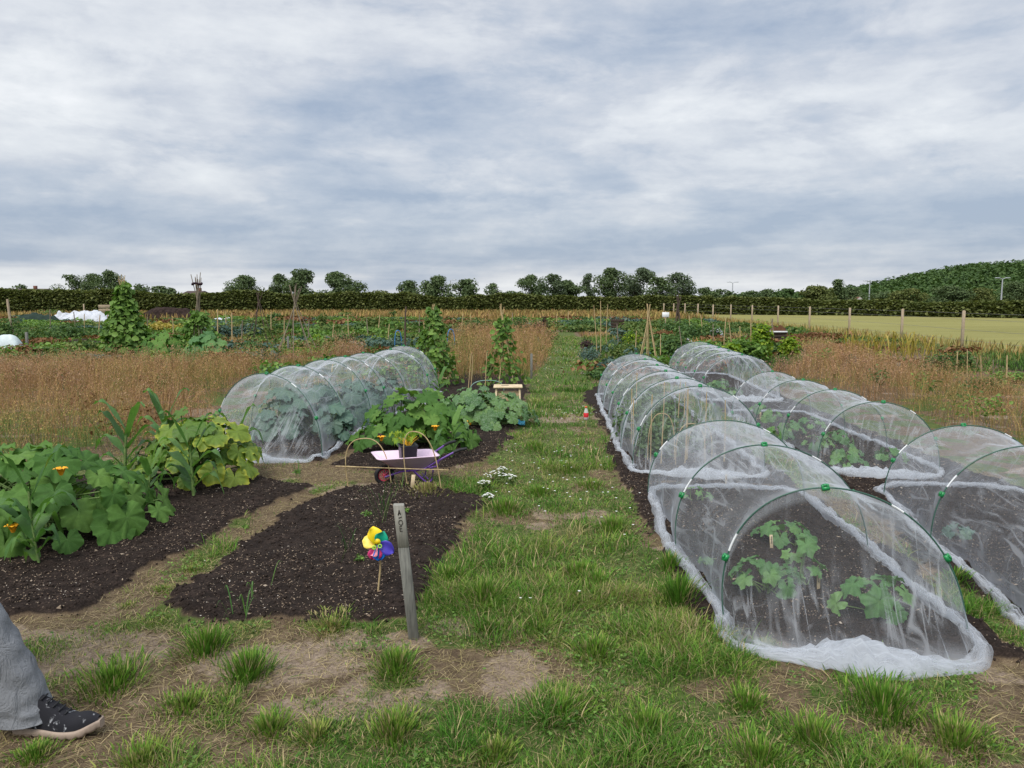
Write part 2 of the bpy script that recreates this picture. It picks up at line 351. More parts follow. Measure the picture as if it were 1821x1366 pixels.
M['pink'] = plain('pink_paint', (.80, .60, .74), .35, .5, .06, 8, bstr=.03)
M['violet'] = plain('purple_paint', (.12, .04, .27), .3, .5, .1, bstr=.03)
M['redspoke'] = plain('red_plastic', (.55, .05, .09), .4, .5, .1)
M['bluepipe'] = plain('blue_pipe', (.05, .24, .56), .4, .5, .1)
M['greenpipe'] = plain('pale_green_pipe', (.25, .42, .36), .4, .5, .1)
M['wire'] = plain('wire', (.20, .19, .18), .5, .4)
M['metal'] = plain('galvanised_metal', (.40, .42, .44), .45, .5, .1, metal=.3)
M['darkheap'] = plain('dark_manure', (.030, .020, .017), .95, .1, .5, 3, bstr=.8)
M['sheetwhite'] = plain('white_fleece', (.50, .52, .56), .8, .2, .12, 6, bstr=.5)
M['cloche'] = plain('pale_plastic', (.50, .57, .58), .45, .4, .1, 6)
M['netdark'] = plain('dark_green_netting', (.018, .035, .026), .8, .2, .3, 40, bstr=.6)
M['brown'] = plain('brown_timber', (.055, .04, .032), .9, .1, .3)
M['roof'] = plain('roof_tile', (.085, .06, .055), .85, .1, .2, 2)
M['roofred'] = plain('red_roof_tile', (.17, .08, .06), .85, .1, .2, 2)
M['render_wall'] = plain('pale_wall', (.42, .40, .37), .9, .1, .1, 2)
M['glass'] = plain('dark_window', (.04, .05, .06), .2, .5)

def ground_mat():
    m, t = newmat('allotment_ground'); pos = t.n.new('ShaderNodeNewGeometry').outputs['Position']
    z = attr(t, 'zone'); sp = t.n.new('ShaderNodeSeparateColor'); t.l.new(z.outputs['Color'], sp.inputs[0]); al = z.outputs['Alpha']
    n1 = t.noise(pos, 1.4, 6, .6); n2 = t.noise(pos, 14, 6, .65); n3 = t.noise(pos, 70, 5, .7); far = t.noise(pos, .09, 5, .6)
    fb = t.noise(t.map(pos, (1, 3.2, 1)), 60, 4, .7, 2.5); straw = t.ramp(t.math('ADD', t.math('MULTIPLY', n2, .4), t.math('MULTIPLY', fb, .6)), [(.36, (.045, .032, .021)), (.48, (.115, .080, .050)), (.58, (.20, .15, .092)), (.7, (.33, .26, .17))])
    bare = t.ramp(t.math('ADD', t.math('MULTIPLY', n3, .6), t.math('MULTIPLY', n2, .4)), [(.36, (.13, .095, .068)), (.5, (.25, .19, .14)), (.64, (.36, .285, .215))])
    green = t.ramp(n2, [(.35, (.05, .075, .02)), (.65, (.12, .15, .045))])
    soil = t.ramp(t.math('ADD', t.math('MULTIPLY', n2, .4), t.math('MULTIPLY', n3, .6)), [(.33, (.010, .0075, .006)), (.50, (.025, .018, .0145)), (.62, (.055, .039, .031)), (.72, (.15, .11, .085))])
    fld = t.ramp(t.math('ADD', t.math('MULTIPLY', t.noise(t.map(pos, (.3, 2.2, 1)), .5, 4), .6), t.math('MULTIPLY', far, .4)), [(.35, (.185, .175, .056)), (.65, (.27, .25, .088))])
    fgr = t.sstep(t.math('SUBTRACT', t.sep(pos)[0], t.math('MULTIPLY', t.sep(pos)[1], -.15)), 55, 75)
    fld = t.mix(t.math('MULTIPLY', fgr, .7), fld, (.10, .19, .05))
    r = t.math('ADD', n2, t.math('MULTIPLY', n3, .4)); j = t.math('MULTIPLY', t.math('SUBTRACT', r, .7), .8)
    def m_(ch): return t.sstep(t.math('ADD', ch, j), .35, .65)
    c = t.mix(m_(sp.outputs[2]), straw, bare); c = t.mix(m_(sp.outputs[1]), c, green); c = t.mix(m_(sp.outputs[0]), c, soil); c = t.mix(t.math('MINIMUM', al, 1.0), c, fld)
    h = t.math('ADD', t.math('MULTIPLY', n2, .6), t.math('MULTIPLY', n3, .8))
    finish(t, prin(t, c, .95, .1, h, .9, .02)); return m
M['ground'] = ground_mat()

# ------------------------------------------------------------------ the ground sheet, split where its surface changes
xs = axis(.028, -450, 450, -3.3, 4.2, .035); ys = axis(.025, -40, 620, 2.3, 8.2, .022)
X, Y = np.meshgrid(xs, ys); xf, yf = X.ravel(), Y.ravel()
Z = zg(xf, yf)
sM = soilmask(xf, yf); gM = greenmask(xf, yf)
mid = sm(yf, 13, 20); gf = sm(fbm(xf, yf, 5, 4, 61), .42, .58)
pth = sm(sdist(xf, yf, PATH), -.3, .2)
gM = gM * (1 - mid) + mid * np.maximum(gf * .75, pth * .8)
pd = sdist(xf, yf, PATH)
bM = sm(fbm(xf, yf, .5, 3, 71), .60, .70) * (yf < 14) * .8
tr = np.exp(-((xf - (.40 + .042 * yf)) / .16) ** 2) * sm(pd, -.1, .1) * (yf > 4.5)
bM = np.maximum(bM, tr * .55 * sm(fbm(xf, yf, .7, 3, 77), .3, .6))
for (u, v, rx, ry) in [(960, 938, .12, .10), (955, 1045, .13, .08), (985, 748, .45, .28), (850, 1110, .3, .12), (920, 1200, .16, .3), (1100, 775, .1, .1), (500, 1180, .4, .22), (120, 1160, .5, .25), (620, 1260, .4, .1)]:
    c = G(u, v); w_ = np.exp(-(((xf - c[0]) / rx) ** 2 + ((yf - c[1]) / ry) ** 2) ** 1.5); bM = np.maximum(bM, w_ * 1.1); gM = gM * (1 - .9 * w_)
sMf = np.maximum(sM, mid * (yf < 60) * sm(fbm(xf, yf, 3.2, 3, 81), .60, .66) * (sdist(xf, yf, MEADOW_L) < 0) * (sdist(xf, yf, MEADOW_R) < 0) * (1 - pth))
fM = (sdist(xf, yf, FIELD) > 0).astype(float)
sMf *= (1 - fM)
colr = np.stack([sMf, gM * (1 - fM), bM * (1 - sM), fM], -1)
ny, nx = X.shape; I = np.arange(nx * ny).reshape(ny, nx)
Q = np.stack([I[:-1, :-1], I[:-1, 1:], I[1:, 1:], I[1:, :-1]], -1).reshape(-1, 4)
cxf = xf[Q].mean(1); cyf = yf[Q].mean(1)
zone = np.zeros(len(Q), int); zone[(sdist(cxf, cyf, PATH) > 0)] = 1; zone[sdist(cxf, cyf, FIELD) > 0] = 2
for k in range(len(BEDS)): zone[soilmask(cxf, cyf, k) > .5] = 3 + k
VV = np.stack([xf, yf, Z], -1)
def zone_obj(name, k, label):
    q = Q[zone == k]; u, inv = np.unique(q, return_inverse=True)
    me = mesh_from(name, VV[u], [inv.reshape(-1, 4)], None, [M['ground']], None, True, colr[u])
    o = bpy.data.objects.new(name, me); COL.objects.link(o); tag(o, label, None, None, 'structure')
zone_obj('ground', 0, 'straw coloured allotment ground between the beds'); zone_obj('grass_path', 1, 'worn grass path running away between the beds')
zone_obj('field', 2, 'mown yellow green field beyond the post and wire fence')
for k, (lb, _) in enumerate(BEDS): zone_obj('soil_bed', 3 + k, lb)

# ------------------------------------------------------------------ grass
def blade_mesh(P, h, w, lean, rnd, dry, seed=1, az=None):
    """P (n,3) roots."""
    r = np.random.default_rng(seed); n = len(P); az = r.random(n) * 2 * pi if az is None else az; az2 = az + pi / 2 + (r.random(n) - .5)
    L = np.stack([np.cos(az), np.sin(az)], -1); Wd = np.stack([np.cos(az2), np.sin(az2)], -1)
    V = np.zeros((n, 7, 3)); A = np.zeros((n, 7, 3))
    for k, (tt, ww) in enumerate(((0, .8), (.4, 1.0), (.75, .7))):
        c = P.copy(); c[:, :2] += L * (lean * tt ** 1.7)[:, None]; c[:, 2] += h * tt * (1 - .25 * (lean / h).clip(0, 1.5) * tt)
        off = Wd * (w * ww / 2)[:, None]
        V[:, 2 * k, :2] = c[:, :2] - off; V[:, 2 * k + 1, :2] = c[:, :2] + off; V[:, 2 * k:2 * k + 2, 2] = c[:, 2:3]
        A[:, 2 * k:2 * k + 2, 0] = tt
    c = P.copy(); c[:, :2] += L * lean[:, None]; c[:, 2] += h * (1 - .25 * (lean / h).clip(0, 1.5)); V[:, 6] = c; A[:, 6, 0] = 1
    A[:, :, 1] = dry[:, None]; A[:, :, 2] = rnd[:, None]
    b = (np.arange(n) * 7)[:, None]
    q = np.concatenate([b + np.array([0, 1, 3, 2]), b + np.array([2, 3, 5, 4])]); tr = b + np.array([4, 5, 6])
    return V.reshape(-1, 3), q, tr, A.reshape(-1, 3)
def grass_mat(name, pts, transl=.35):
    m, t = newmat(name); ax, ay, az = t.sep(attr(t).outputs['Vector'])
    pos = t.n.new('ShaderNodeNewGeometry').outputs['Position']; n = t.noise(pos, .9, 4, .6)
    f = t.math('ADD', ay, t.math('MULTIPLY', t.math('SUBTRACT', n, .5), .35), clamp=True); col = t.ramp(f, pts)
    k = t.math('MULTIPLY_ADD', az, .95, .5); col = t.mix(1.0, col, t.comb(k, k, k), 'MULTIPLY')
    b = prin(t, col, .6, .2); tr = t.n.new('ShaderNodeBsdfTranslucent'); t.l.new(col, tr.inputs[0])
    ms = t.n.new('ShaderNodeMixShader'); ms.inputs[0].default_value = transl; t.l.new(b, ms.inputs[1]); t.l.new(tr.outputs[0], ms.inputs[2]); finish(t, ms.outputs[0]); return m
M['grass'] = grass_mat('grass_blades', [(0, (.060, .165, .016)), (.28, (.115, .24, .026)), (.48, (.22, .29, .05)), (.7, (.34, .28, .12)), (1, (.44, .35, .20))])
M['meadow'] = grass_mat('dry_meadow_stems', [(0, (.07, .15, .025)), (.22, (.17, .19, .045)), (.4, (.36, .25, .08)), (.6, (.34, .205, .085)), (.8, (.28, .145, .062)), (1, (.38, .24, .14))], .3)
M['panicle'] = grass_mat('seed_heads', [(0, (.36, .31, .09)), (.4, (.42, .25, .11)), (.75, (.37, .205, .115)), (1, (.48, .32, .21))], .3)

def scatter(x0, x1, y0, y1, n): return R.uniform(x0, x1, n), R.uniform(y0, y1, n)
def stuffblades(name, label, P, h, w, lean, rnd, dry, mat, seed=1, az=None):
    V, q, tr, A = blade_mesh(P, h, w, lean, rnd, dry, seed, az)
    me = mesh_from(name, V, [q, tr], A, [mat]); o = bpy.data.objects.new(name, me); COL.objects.link(o); tag(o, label, None, None, 'stuff'); return o
GP, GH, GW, GL, GR, GD, GA = [], [], [], [], [], [], []
def addg(x, y, h, w, lean, dry, az=None):
    GA.append(R.random(len(x)) * 2 * pi if az is None else az)
    GP.append(np.stack([x, y, zg(x, y) - .005], -1)); GH.append(h); GW.append(w); GL.append(lean); GR.append(R.random(len(x))); GD.append(dry)
def tufts(x0, x1, y0, y1, n, k, hsc, wd, rad=.05):
    """n tuft centres, about k blades each"""
    x, y = scatter(x0, x1, y0, y1, n); keep = np.abs(x) < y * .72 + .6; x, y = x[keep], y[keep]
    g = greenmask(x, y); keep = R.random(len(x)) < (g ** 1.2) * (.35 + 1.1 * sm(fbm(x, y, .22, 2, 97), .38, .6)) + .12 * sm(fbm(x, y, .3, 3, 98), .4, .6); x, y, g = x[keep], y[keep], g[keep]
    c = R.integers(max(2, k // 2), k + k // 2, len(x)); hh = (.55 + .9 * R.random(len(x))) * (.5 + .7 * g) * (.55 + 1.0 * sm(fbm(x, y, .4, 3, 91), .45, .68)); dr = np.clip(.31 + 1.3 * (fbm(x, y, .45, 4, 95) - .5) - .12 * g + .16 * R.standard_normal(len(x)), 0, 1)
    X_ = np.repeat(x, c); Y_ = np.repeat(y, c); hh = np.repeat(hh, c); dr = np.repeat(dr, c); m = len(X_)
    dx, dy = R.normal(0, rad, m), R.normal(0, rad, m); X_ = X_ + dx; Y_ = Y_ + dy; az = np.arctan2(dy, dx) + R.normal(0, .7, m)
    ok = soilmask(X_, Y_) < .35; X_, Y_, hh, dr, az = X_[ok], Y_[ok], hh[ok], dr[ok], az[ok]; m = len(X_)
    h = hsc * hh * (.5 + R.random(m)); dry = np.where(R.random(m) < .17, .85, dr + R.normal(0, .08, m))
    addg(X_, Y_, h, wd * (.6 + .8 * R.random(m)), h * R.uniform(.2, 1.3, m), dry.clip(0, 1), az)
tufts(-2.4, 2.6, 2.3, 4.2, 24000, 11, .033, .0030, .035)
tufts(-3.5, 3.5, 4.0, 7.5, 20000, 9, .038, .0042, .045)
tufts(-4, 3.5, 7.3, 14, 13000, 8, .045, .007, .055)
tufts(-3, 5, 13.5, 34, 16000, 5, .05, .015, .1)
# the big clumps seen in the photograph
for (u, v, rpx, hp, dry) in [(365, 1150, 58, 80, .12), (440, 1195, 62, 80, .12), (200, 1205, 95, 60, .18), (330, 1250, 70, 40, .25), (705, 1180, 60, 62, .2), (860, 1055, 60, 75, .15), (800, 1025, 40, 50, .15), (870, 1110, 40, 40, .15),
    (1205, 1065, 45, 95, .06), (1190, 1010, 30, 50, .1), (1060, 1030, 60, 40, .2), (1090, 935, 60, 40, .18), (900, 900, 60, 40, .2), (960, 870, 50, 30, .2), (1030, 1010, 70, 40, .25), (1000, 1250, 80, 50, .2), (1150, 1290, 80, 60, .2),
    (1330, 1240, 60, 45, .2), (1570, 1240, 110, 75, .1), (1450, 1300, 90, 70, .2), (1700, 1300, 90, 60, .25), (700, 1290, 80, 60, .3), (560, 1300, 60, 40, .4), (880, 1330, 60, 50, .3), (1060, 1150, 60, 50, .2), (480, 1290, 60, 50, .25),
    (1010, 830, 50, 30, .2), (950, 790, 40, 25, .2), (1050, 860, 40, 30, .2), (340, 1010, 45, 16, .3), (290, 1045, 40, 14, .3), (230, 1075, 30, 12, .3), (590, 1110, 50, 30, .5), (760, 870, 60, 20, .55), (860, 860, 50, 25, .3), (1350, 1330, 110, 50, .2), (1620, 1350, 90, 50, .3), (250, 1340, 100, 40, .3), (60, 1345, 60, 40, .2), (1695, 1035, 30, 45, .1)]:
    c = G(u, v + rpx * .15); sc = c[1] / F; n = int(620 * min(1.8, rpx / 60)); a = R.random(n) * 2 * pi; rr = np.minimum(np.abs(R.normal(0, .48, n)), 1.25) * rpx * sc * (.65 + .7 * fbm(np.cos(a) * 1.5 + u, np.sin(a) * 1.5, .7, 2, 3))
    x = c[0] + rr * np.cos(a); y = c[1] + rr * np.sin(a) * 1.3; h = hp * sc * .62 * (1 - .5 * np.minimum(1, rr / (rpx * sc)) ** 1.5) * R.uniform(.35, 1.15, n)
    dd = np.where(R.random(n) < .12, .8, dry + .1 + R.normal(0, .12, n)).clip(0, 1)
    addg(x, y, h, R.uniform(.003, .006, n) * (1 + c[1] * .05), h * (.15 + 1.0 * rr / (rpx * sc)) * R.uniform(.5, 1.3, n), dd, a + R.normal(0, .5, n))
stuffblades('grass', 'green tufted grass on the path and around the beds', np.concatenate(GP), np.concatenate(GH), np.concatenate(GW), np.concatenate(GL), np.concatenate(GR), np.concatenate(GD), M['grass'], 3, np.concatenate(GA))
n = 42000; x, y = scatter(-3.4, 3.2, 2.3, 8.5, n); g_ = greenmask(x, y); ok = (np.abs(x) < y * .72 + .6) & (soilmask(x, y) < .2) & (fbm(x, y, .28, 3, 211) > .54) & (g_ > .12); CLV = np.stack([x, y, zg(x, y)], -1)[ok]
# dead straw lying flat
n = 150000; x, y = scatter(-4.2, 4.4, 2.3, 9.5, n); ok = (np.abs(x) < y * .72 + .6) & (soilmask(x, y) < .3) & (R.random(n) < 1.15 - .8 * greenmask(x, y)); x, y = x[ok], y[ok]; m = len(x)
l = R.uniform(.02, .11, m); stuffblades('straw_litter', 'dry straw lying on the trampled ground', np.stack([x, y, zg(x, y) + .002], -1), R.uniform(.002, .022, m), R.uniform(.0012, .003, m), l, R.random(m), R.uniform(.7, 1, m), M['grass'], 5)

def meadow(name, label, poly, n, hh, seedhead, x0, x1, y0, y1, dry0=.5, maxy=40, seed=11):
    x, y = scatter(x0, x1, y0, y1, n); d = sdist(x, y, poly); ok = (d > .05 * R.standard_normal(n)) & (np.abs(x) < y * .70 + 1.2); x, y, d = x[ok], y[ok], d[ok]; m = len(x)
    nz = fbm(x, y, 1.6, 3, seed); nz2 = fbm(x, y, .5, 3, seed + 3); h = hh * (.45 + .75 * R.random(m)) * (.25 + 1.4 * nz) * sm(d, -.1, .35).clip(.35, 1)
    dry = np.clip(dry0 + 1.1 * (nz2 - .5) + R.normal(0, .14, m), 0, 1)
    lean = h * R.uniform(.05, .95, m); dry = np.clip(dry + .9 * (fbm(x, y, 4.5, 2, seed + 9) - .5), 0, 1); P = np.stack([x, y, zg(x, y) - .01], -1); rn = R.random(m)
    wd = np.where(y < 12, .0034, .0034 * y / 12) * R.uniform(.7, 1.5, m)
    V, q, tr, A = blade_mesh(P, h, wd, lean, rn, dry, seed)
    Vl = [V]; Q4 = [q]; T3 = [tr]; Al = [A]; mi4 = [np.zeros(len(q))]; mi3 = [np.zeros(len(tr))]; off = len(V)
    tip = V.reshape(-1, 7, 3)[:, 6]; k = R.random(m) < seedhead; tip = tip[k]; hp = h[k]; c = len(tip); K = 9
    T = np.repeat(tip, K, 0); hs = np.repeat(hp, K); up = R.random(len(T)); sp = (.055 * (1 - up) + .008)
    sc = np.repeat(np.maximum(1, tip[:, 1] / 11), K)
    C = T + np.stack([R.normal(0, 1, len(T)) * sp, R.normal(0, 1, len(T)) * sp, (up - .75) * .17], -1)
    s_ = R.uniform(.005, .012, len(T)) * sc; d1 = R.normal(size=(len(T), 3)); d1 /= np.linalg.norm(d1, axis=1)[:, None]; d2 = R.normal(size=(len(T), 3)); d2 /= np.linalg.norm(d2, axis=1)[:, None]
    tri = np.stack([C - d1 * s_[:, None], C + d1 * s_[:, None] * 1.2, C + d2 * s_[:, None]], 1).reshape(-1, 3)
    Ap = np.zeros((len(tri), 3)); Ap[:, 0] = 1; Ap[:, 1] = np.repeat(np.repeat(np.clip(dry[k] + .1, 0, 1), K), 3); Ap[:, 2] = np.repeat(R.random(len(T)), 3)
    Vl.append(tri); Al.append(Ap); T3.append(np.arange(len(tri)).reshape(-1, 3) + off); mi3.append(np.ones(len(T)))
    me = mesh_from(name, np.concatenate(Vl), [np.concatenate(Q4), np.concatenate(T3)], np.concatenate(Al), [M['meadow'], M['panicle']], np.concatenate(mi4 + mi3))
    o = bpy.data.objects.new(name, me); COL.objects.link(o); tag(o, label, None, None, 'stuff')
meadow('tall_dry_grass', 'tall rusty brown seeding grass left of the long net tunnel', MEADOW_L, 74000, .56, .72, -17, -1.5, 6, 24)
meadow('tall_dry_grass', 'tall brown and yellow wild grass behind the right hand tunnels', MEADOW_R, 74000, .54, .72, 2, 20, 6.5, 30, .52, seed=37)
meadow('tall_dry_grass', 'patch of golden brown grass between the bean canes and the path', MEADOW_C, 12000, .75, .35, -2.2, 1.4, 13, 32, .4, seed=53)
# rough strips farther out
band1 = np.array([(-45, 62), (16, 60), (16.2, 104), (-10, 92), (-60, 84)])
n = 26000; x, y = scatter(-50, 16, 56, 100, n); ok = sdist(x, y, band1) > 0; x, y = x[ok], y[ok]; m = len(x); h = R.uniform(.25, .7, m)
stuffblades('dry_grass_strip', 'pale straw coloured grass strip in front of the hedge', np.stack([x, y, x * 0], -1), h, R.uniform(.05, .12, m), h * R.uniform(.1, .6, m), R.random(m), R.uniform(.25, .62, m), M['meadow'], 21)
band2 = np.array([(14.3, 18), (14.6, 40), (15.2, 100), (16.4, 100), (16.2, 60), (16.0, 18)])
n = 9000; x, y = scatter(13.5, 17, 18, 100, n); ok = sdist(x, y, band2) > 0; x, y = x[ok], y[ok]; m = len(x); h = R.uniform(.15, .42, m)
stuffblades('dry_grass_strip', 'pale dry grass growing along the foot of the field fence', np.stack([x, y, x * 0], -1), h, R.uniform(.015, .04, m), h * R.uniform(.1, .6, m), R.random(m), R.uniform(.2, .55, m), M['meadow'], 22)
n = 130000; y = 14 + 50 * R.random(n) ** 1.3; x = (R.random(n) * 2 - 1) * (y * .72 + 1)
ok = (x < 14.8) & (sdist(x, y, MEADOW_L) < 0) & (sdist(x, y, MEADOW_R) < 0) & (sdist(x, y, PATH) < -.2) & (soilmask(x, y) < .2) & (fbm(x, y, 2.6, 4, 133) > .42); x, y = x[ok], y[ok]; m = len(x)
h = R.uniform(.05, .22, m) * (.3 + 1.4 * fbm(x, y, 2.2, 3, 137)); dq = np.clip(fbm(x, y, 3.0, 4, 139) * 2.2 - 1.02 + R.normal(0, .12, m), 0, 1)
stuffblades('weeds', 'mixed green and brown weeds over the far allotment plots', np.stack([x, y, zg(x, y)], -1), h, .012 * y / 14 * R.uniform(.6, 1.5, m), h * R.uniform(.1, .8, m), R.random(m), dq, M['meadow'], 23)

# ------------------------------------------------------------------ leaf clouds
def leafcloud(mb, P, size, up=.4, mi=0, asp=.62, out=None):
    P = np.asarray(P); n = len(P); size = np.broadcast_to(size, (n,)); d = R.normal(size=(n, 3))
    nr = R.normal(size=(n, 3)); nr[:, 2] = np.abs(nr[:, 2]) + up * 2
    if out is not None: nr += out * 1.5
    d -= nr * (np.sum(d * nr, 1) / np.sum(nr * nr, 1))[:, None]; d /= np.linalg.norm(d, axis=1)[:, None] + 1e-9; nr /= np.linalg.norm(nr, axis=1)[:, None]
    s_ = np.cross(nr, d); s = size[:, None]; rn = R.random(n)
    V = np.stack([P, P + s * (d * .3 + s_ * asp * .5 + nr * .1), P + s * (d * .72 + s_ * asp * .36 + nr * .04), P + s * (d * 1.0 - nr * .12), P + s * (d * .72 - s_ * asp * .36 + nr * .04), P + s * (d * .3 - s_ * asp * .5 + nr * .1)], 1)
    b = (np.arange(n) * 6)[:, None]; q = np.concatenate([b + np.array([0, 1, 2, 3]), b + np.array([0, 3, 4, 5])])
    A = np.zeros((n, 6, 3)); A[:, :, 2] = rn[:, None]; A[:, :, 0] = (0, .3, .72, 1, .72, .3); A[:, :, 1] = (0, .3, .2, 0, -.2, -.3); mb.add(V.reshape(-1, 3), q, A.reshape(-1, 3), mi)
def blobpts(c, r, n, shell=.55):
    d = R.normal(size=(n, 3)); d /= np.linalg.norm(d, axis=1)[:, None]; k = (shell + (1 - shell) * R.random(n)) ** .8
    k = np.where(R.random(n) < .15, k * .6, k); return np.array(c) + d * np.array(r) * k[:, None], d
def mound(mb, c, w, dp, h, n, size, mi=0, lumps=9, up=.4):
    for i in range(lumps):
        a = R.random() * 2 * pi; q = math.sqrt(R.random()) * .62; cc = (c[0] + w / 2 * q * cos(a), c[1] + dp / 2 * q * sin(a), c[2] + h * R.uniform(.3, .6) * (1 - .35 * q)); rr = R.uniform(.28, .48)
        P, d = blobpts(cc, (w * rr * .75, dp * rr * .75, h * R.uniform(.33, .5)), n // lumps, .4); P[:, 2] = np.maximum(P[:, 2], c[2] + .01 * R.random(len(P)))
        leafcloud(mb, P, size * R.uniform(.6, 1.25, len(P)), up, mi, out=d)
def bush(name, label, cat, u, v, wpx, hpx, mat, leaf=None, n=500, group=None, dp=1.0, up=.4, lumps=9, flowers=None):
    x, y = G(u, v); k = y / F; w = wpx * k; h = hpx * k; z0 = base(x, y); t_ = thing(name, label, cat, z0, group)
    mb = MB(); mound(mb, z0, w, w * dp, h, n, leaf or max(.05, h * .16), 0, lumps, up)
    mb.build('foliage', M[mat], t_, smooth=False)
    st = MB()
    for i in range(5):
        a = R.random() * 6.28; q = R.random() * .3; st.tube([(x, y, z0[2] - .02), (x + w * q * cos(a) * .6, y + w * q * sin(a) * .6, z0[2] + h * .5), (x + w * q * cos(a), y + w * q * sin(a), z0[2] + h * .75)], [.012 * h + .004, .008 * h + .003, .003], 4)
    st.build('stem', M['stem'], t_)
    if flowers:
        fm, cnt, fs = flowers; fb = MB(); a = R.random(cnt) * 6.28; q = np.sqrt(R.random(cnt)) * .45
        P = np.stack([x + w * q * np.cos(a), y + w * q * np.sin(a) * dp, z0[2] + h * (1.02 - q * .8)], -1)
        for p in P:
            kk = np.arange(7) * 2 * pi / 6; ring = np.array([(cos(b_) * fs * (1 if i % 2 else .8), sin(b_) * fs, .25 * fs) for i, b_ in enumerate(kk[:6])]) + p
            fb.add(np.vstack([ring, p]), [(i, (i + 1) % 6, 6) for i in range(6)])
        fb.build('blossom', M[fm], t_, smooth=False)
    return t_

cl_ = MB(); CLV[:, 2] += R.uniform(.006, .028, len(CLV)); leafcloud(cl_, CLV, R.uniform(.008, .019, len(CLV)), 1.2, 0, .95); o = cl_.build('clover', M['bean'], None, smooth=False); tag(o, 'low clover and small broad leaved weeds in the turf', None, None, 'stuff')
# ------------------------------------------------------------------ big squash-type leaves
def leaf_tpl(kind, var):
    nphi, rg = 40, 6; ph = np.linspace(-pi, pi, nphi, endpoint=False); r_ = np.random.default_rng(100 + var)
    if kind == 'cucumber': o = .42 + .17 * (1 - np.abs(np.sin(2.5 * ph))) ** .8 + .02 * np.sin(13 * ph + var)
    elif kind == 'cabbage': o = .42 + .10 * np.cos(ph) + .025 * np.sin(9 * ph + var) + .02 * np.sin(21 * ph)
    else: o = .47 + .035 * np.cos(5 * ph) + .014 * np.sin(14 * ph + var) + .02 * r_.random(nphi)
    o = o * (1 - (.86 if kind != 'cabbage' else .3) * np.exp(-((np.abs(ph) - pi) / (.2 if kind != 'cabbage' else .4)) ** 2))
    t_ = (np.arange(rg) + 1) / rg; X_ = o[None] * np.cos(ph)[None] * t_[:, None]; Y_ = o[None] * np.sin(ph)[None] * t_[:, None]
    X_ += .06 * t_[:, None] ** 2
    rr = np.hypot(X_, Y_); p1, p2 = r_.random(2) * 6; dr = r_.uniform(.15, .6)
    Z_ = -dr * rr ** 2 + .10 * rr * np.sin(5 * ph[None] + p1) * t_[:, None] + .05 * t_[:, None] ** 3 * np.sin(11 * ph[None] + p2) + .12 * np.abs(Y_) - .10 * np.abs(np.sin(4 * ph[None])) * 0 
    Z_ -= .012 * np.exp(-(np.sin(4 * ph[None]) / .3) ** 2) * t_[:, None] ** .5
    V = np.vstack([[(0, 0, 0)], np.stack([X_, Y_, Z_], -1).reshape(-1, 3)])
    A2 = np.vstack([[(0, 0)], np.stack([np.cos(ph)[None] * t_[:, None], np.sin(ph)[None] * t_[:, None]], -1).reshape(-1, 2)])
    i = 1 + np.arange(rg * nphi).reshape(rg, nphi); j = np.roll(i, -1, 1)
    q = np.stack([i[:-1], j[:-1], j[1:], i[1:]], -1).reshape(-1, 4); tri = np.stack([np.zeros(nphi, int), i[0], j[0]], -1)
    return V, A2, q, tri
TPL = {k: [leaf_tpl(k, v) for v in range(5)] for k in ('squash', 'cucumber', 'cabbage')}
def bigleaf(mb, p, size, tip, nrm, kind='squash', rnd=None, mi=0):
    V, A2, q, tri = TPL[kind][R.integers(5)]; tip = np.array(tip, float); nrm = np.array(nrm, float); nrm /= np.linalg.norm(nrm)
    tip -= nrm * tip.dot(nrm); tip /= np.linalg.norm(tip) + 1e-9; s_ = np.cross(nrm, tip)
    fl = R.choice((-1, 1)); P = np.array(p) + size * (V[:, :1] * tip + V[:, 1:2] * s_ * fl + V[:, 2:] * nrm)
    rnd = R.random() if rnd is None else rnd; A = np.column_stack([A2[:, 0], A2[:, 1], np.full(len(V), rnd)])
    mb.add(P, q, A, mi); mb.add(P, tri, A, mi)
def petiole(mb, a, b, r=.007, sag=.25):
    a = np.array(a, float); b = np.array(b, float); k = np.linspace(0, 1, 6)[:, None]; m_ = a * (1 - k) + b * k
    m_[:, :2] -= (b - a)[:2] * (k * (1 - k)) * sag * 1.5; m_[:, 2] += (k * (1 - k)).ravel() * abs(b - a)[2] * sag
    mb.tube(m_, np.linspace(r * 1.3, r * .8, 6), 5, cap=False)
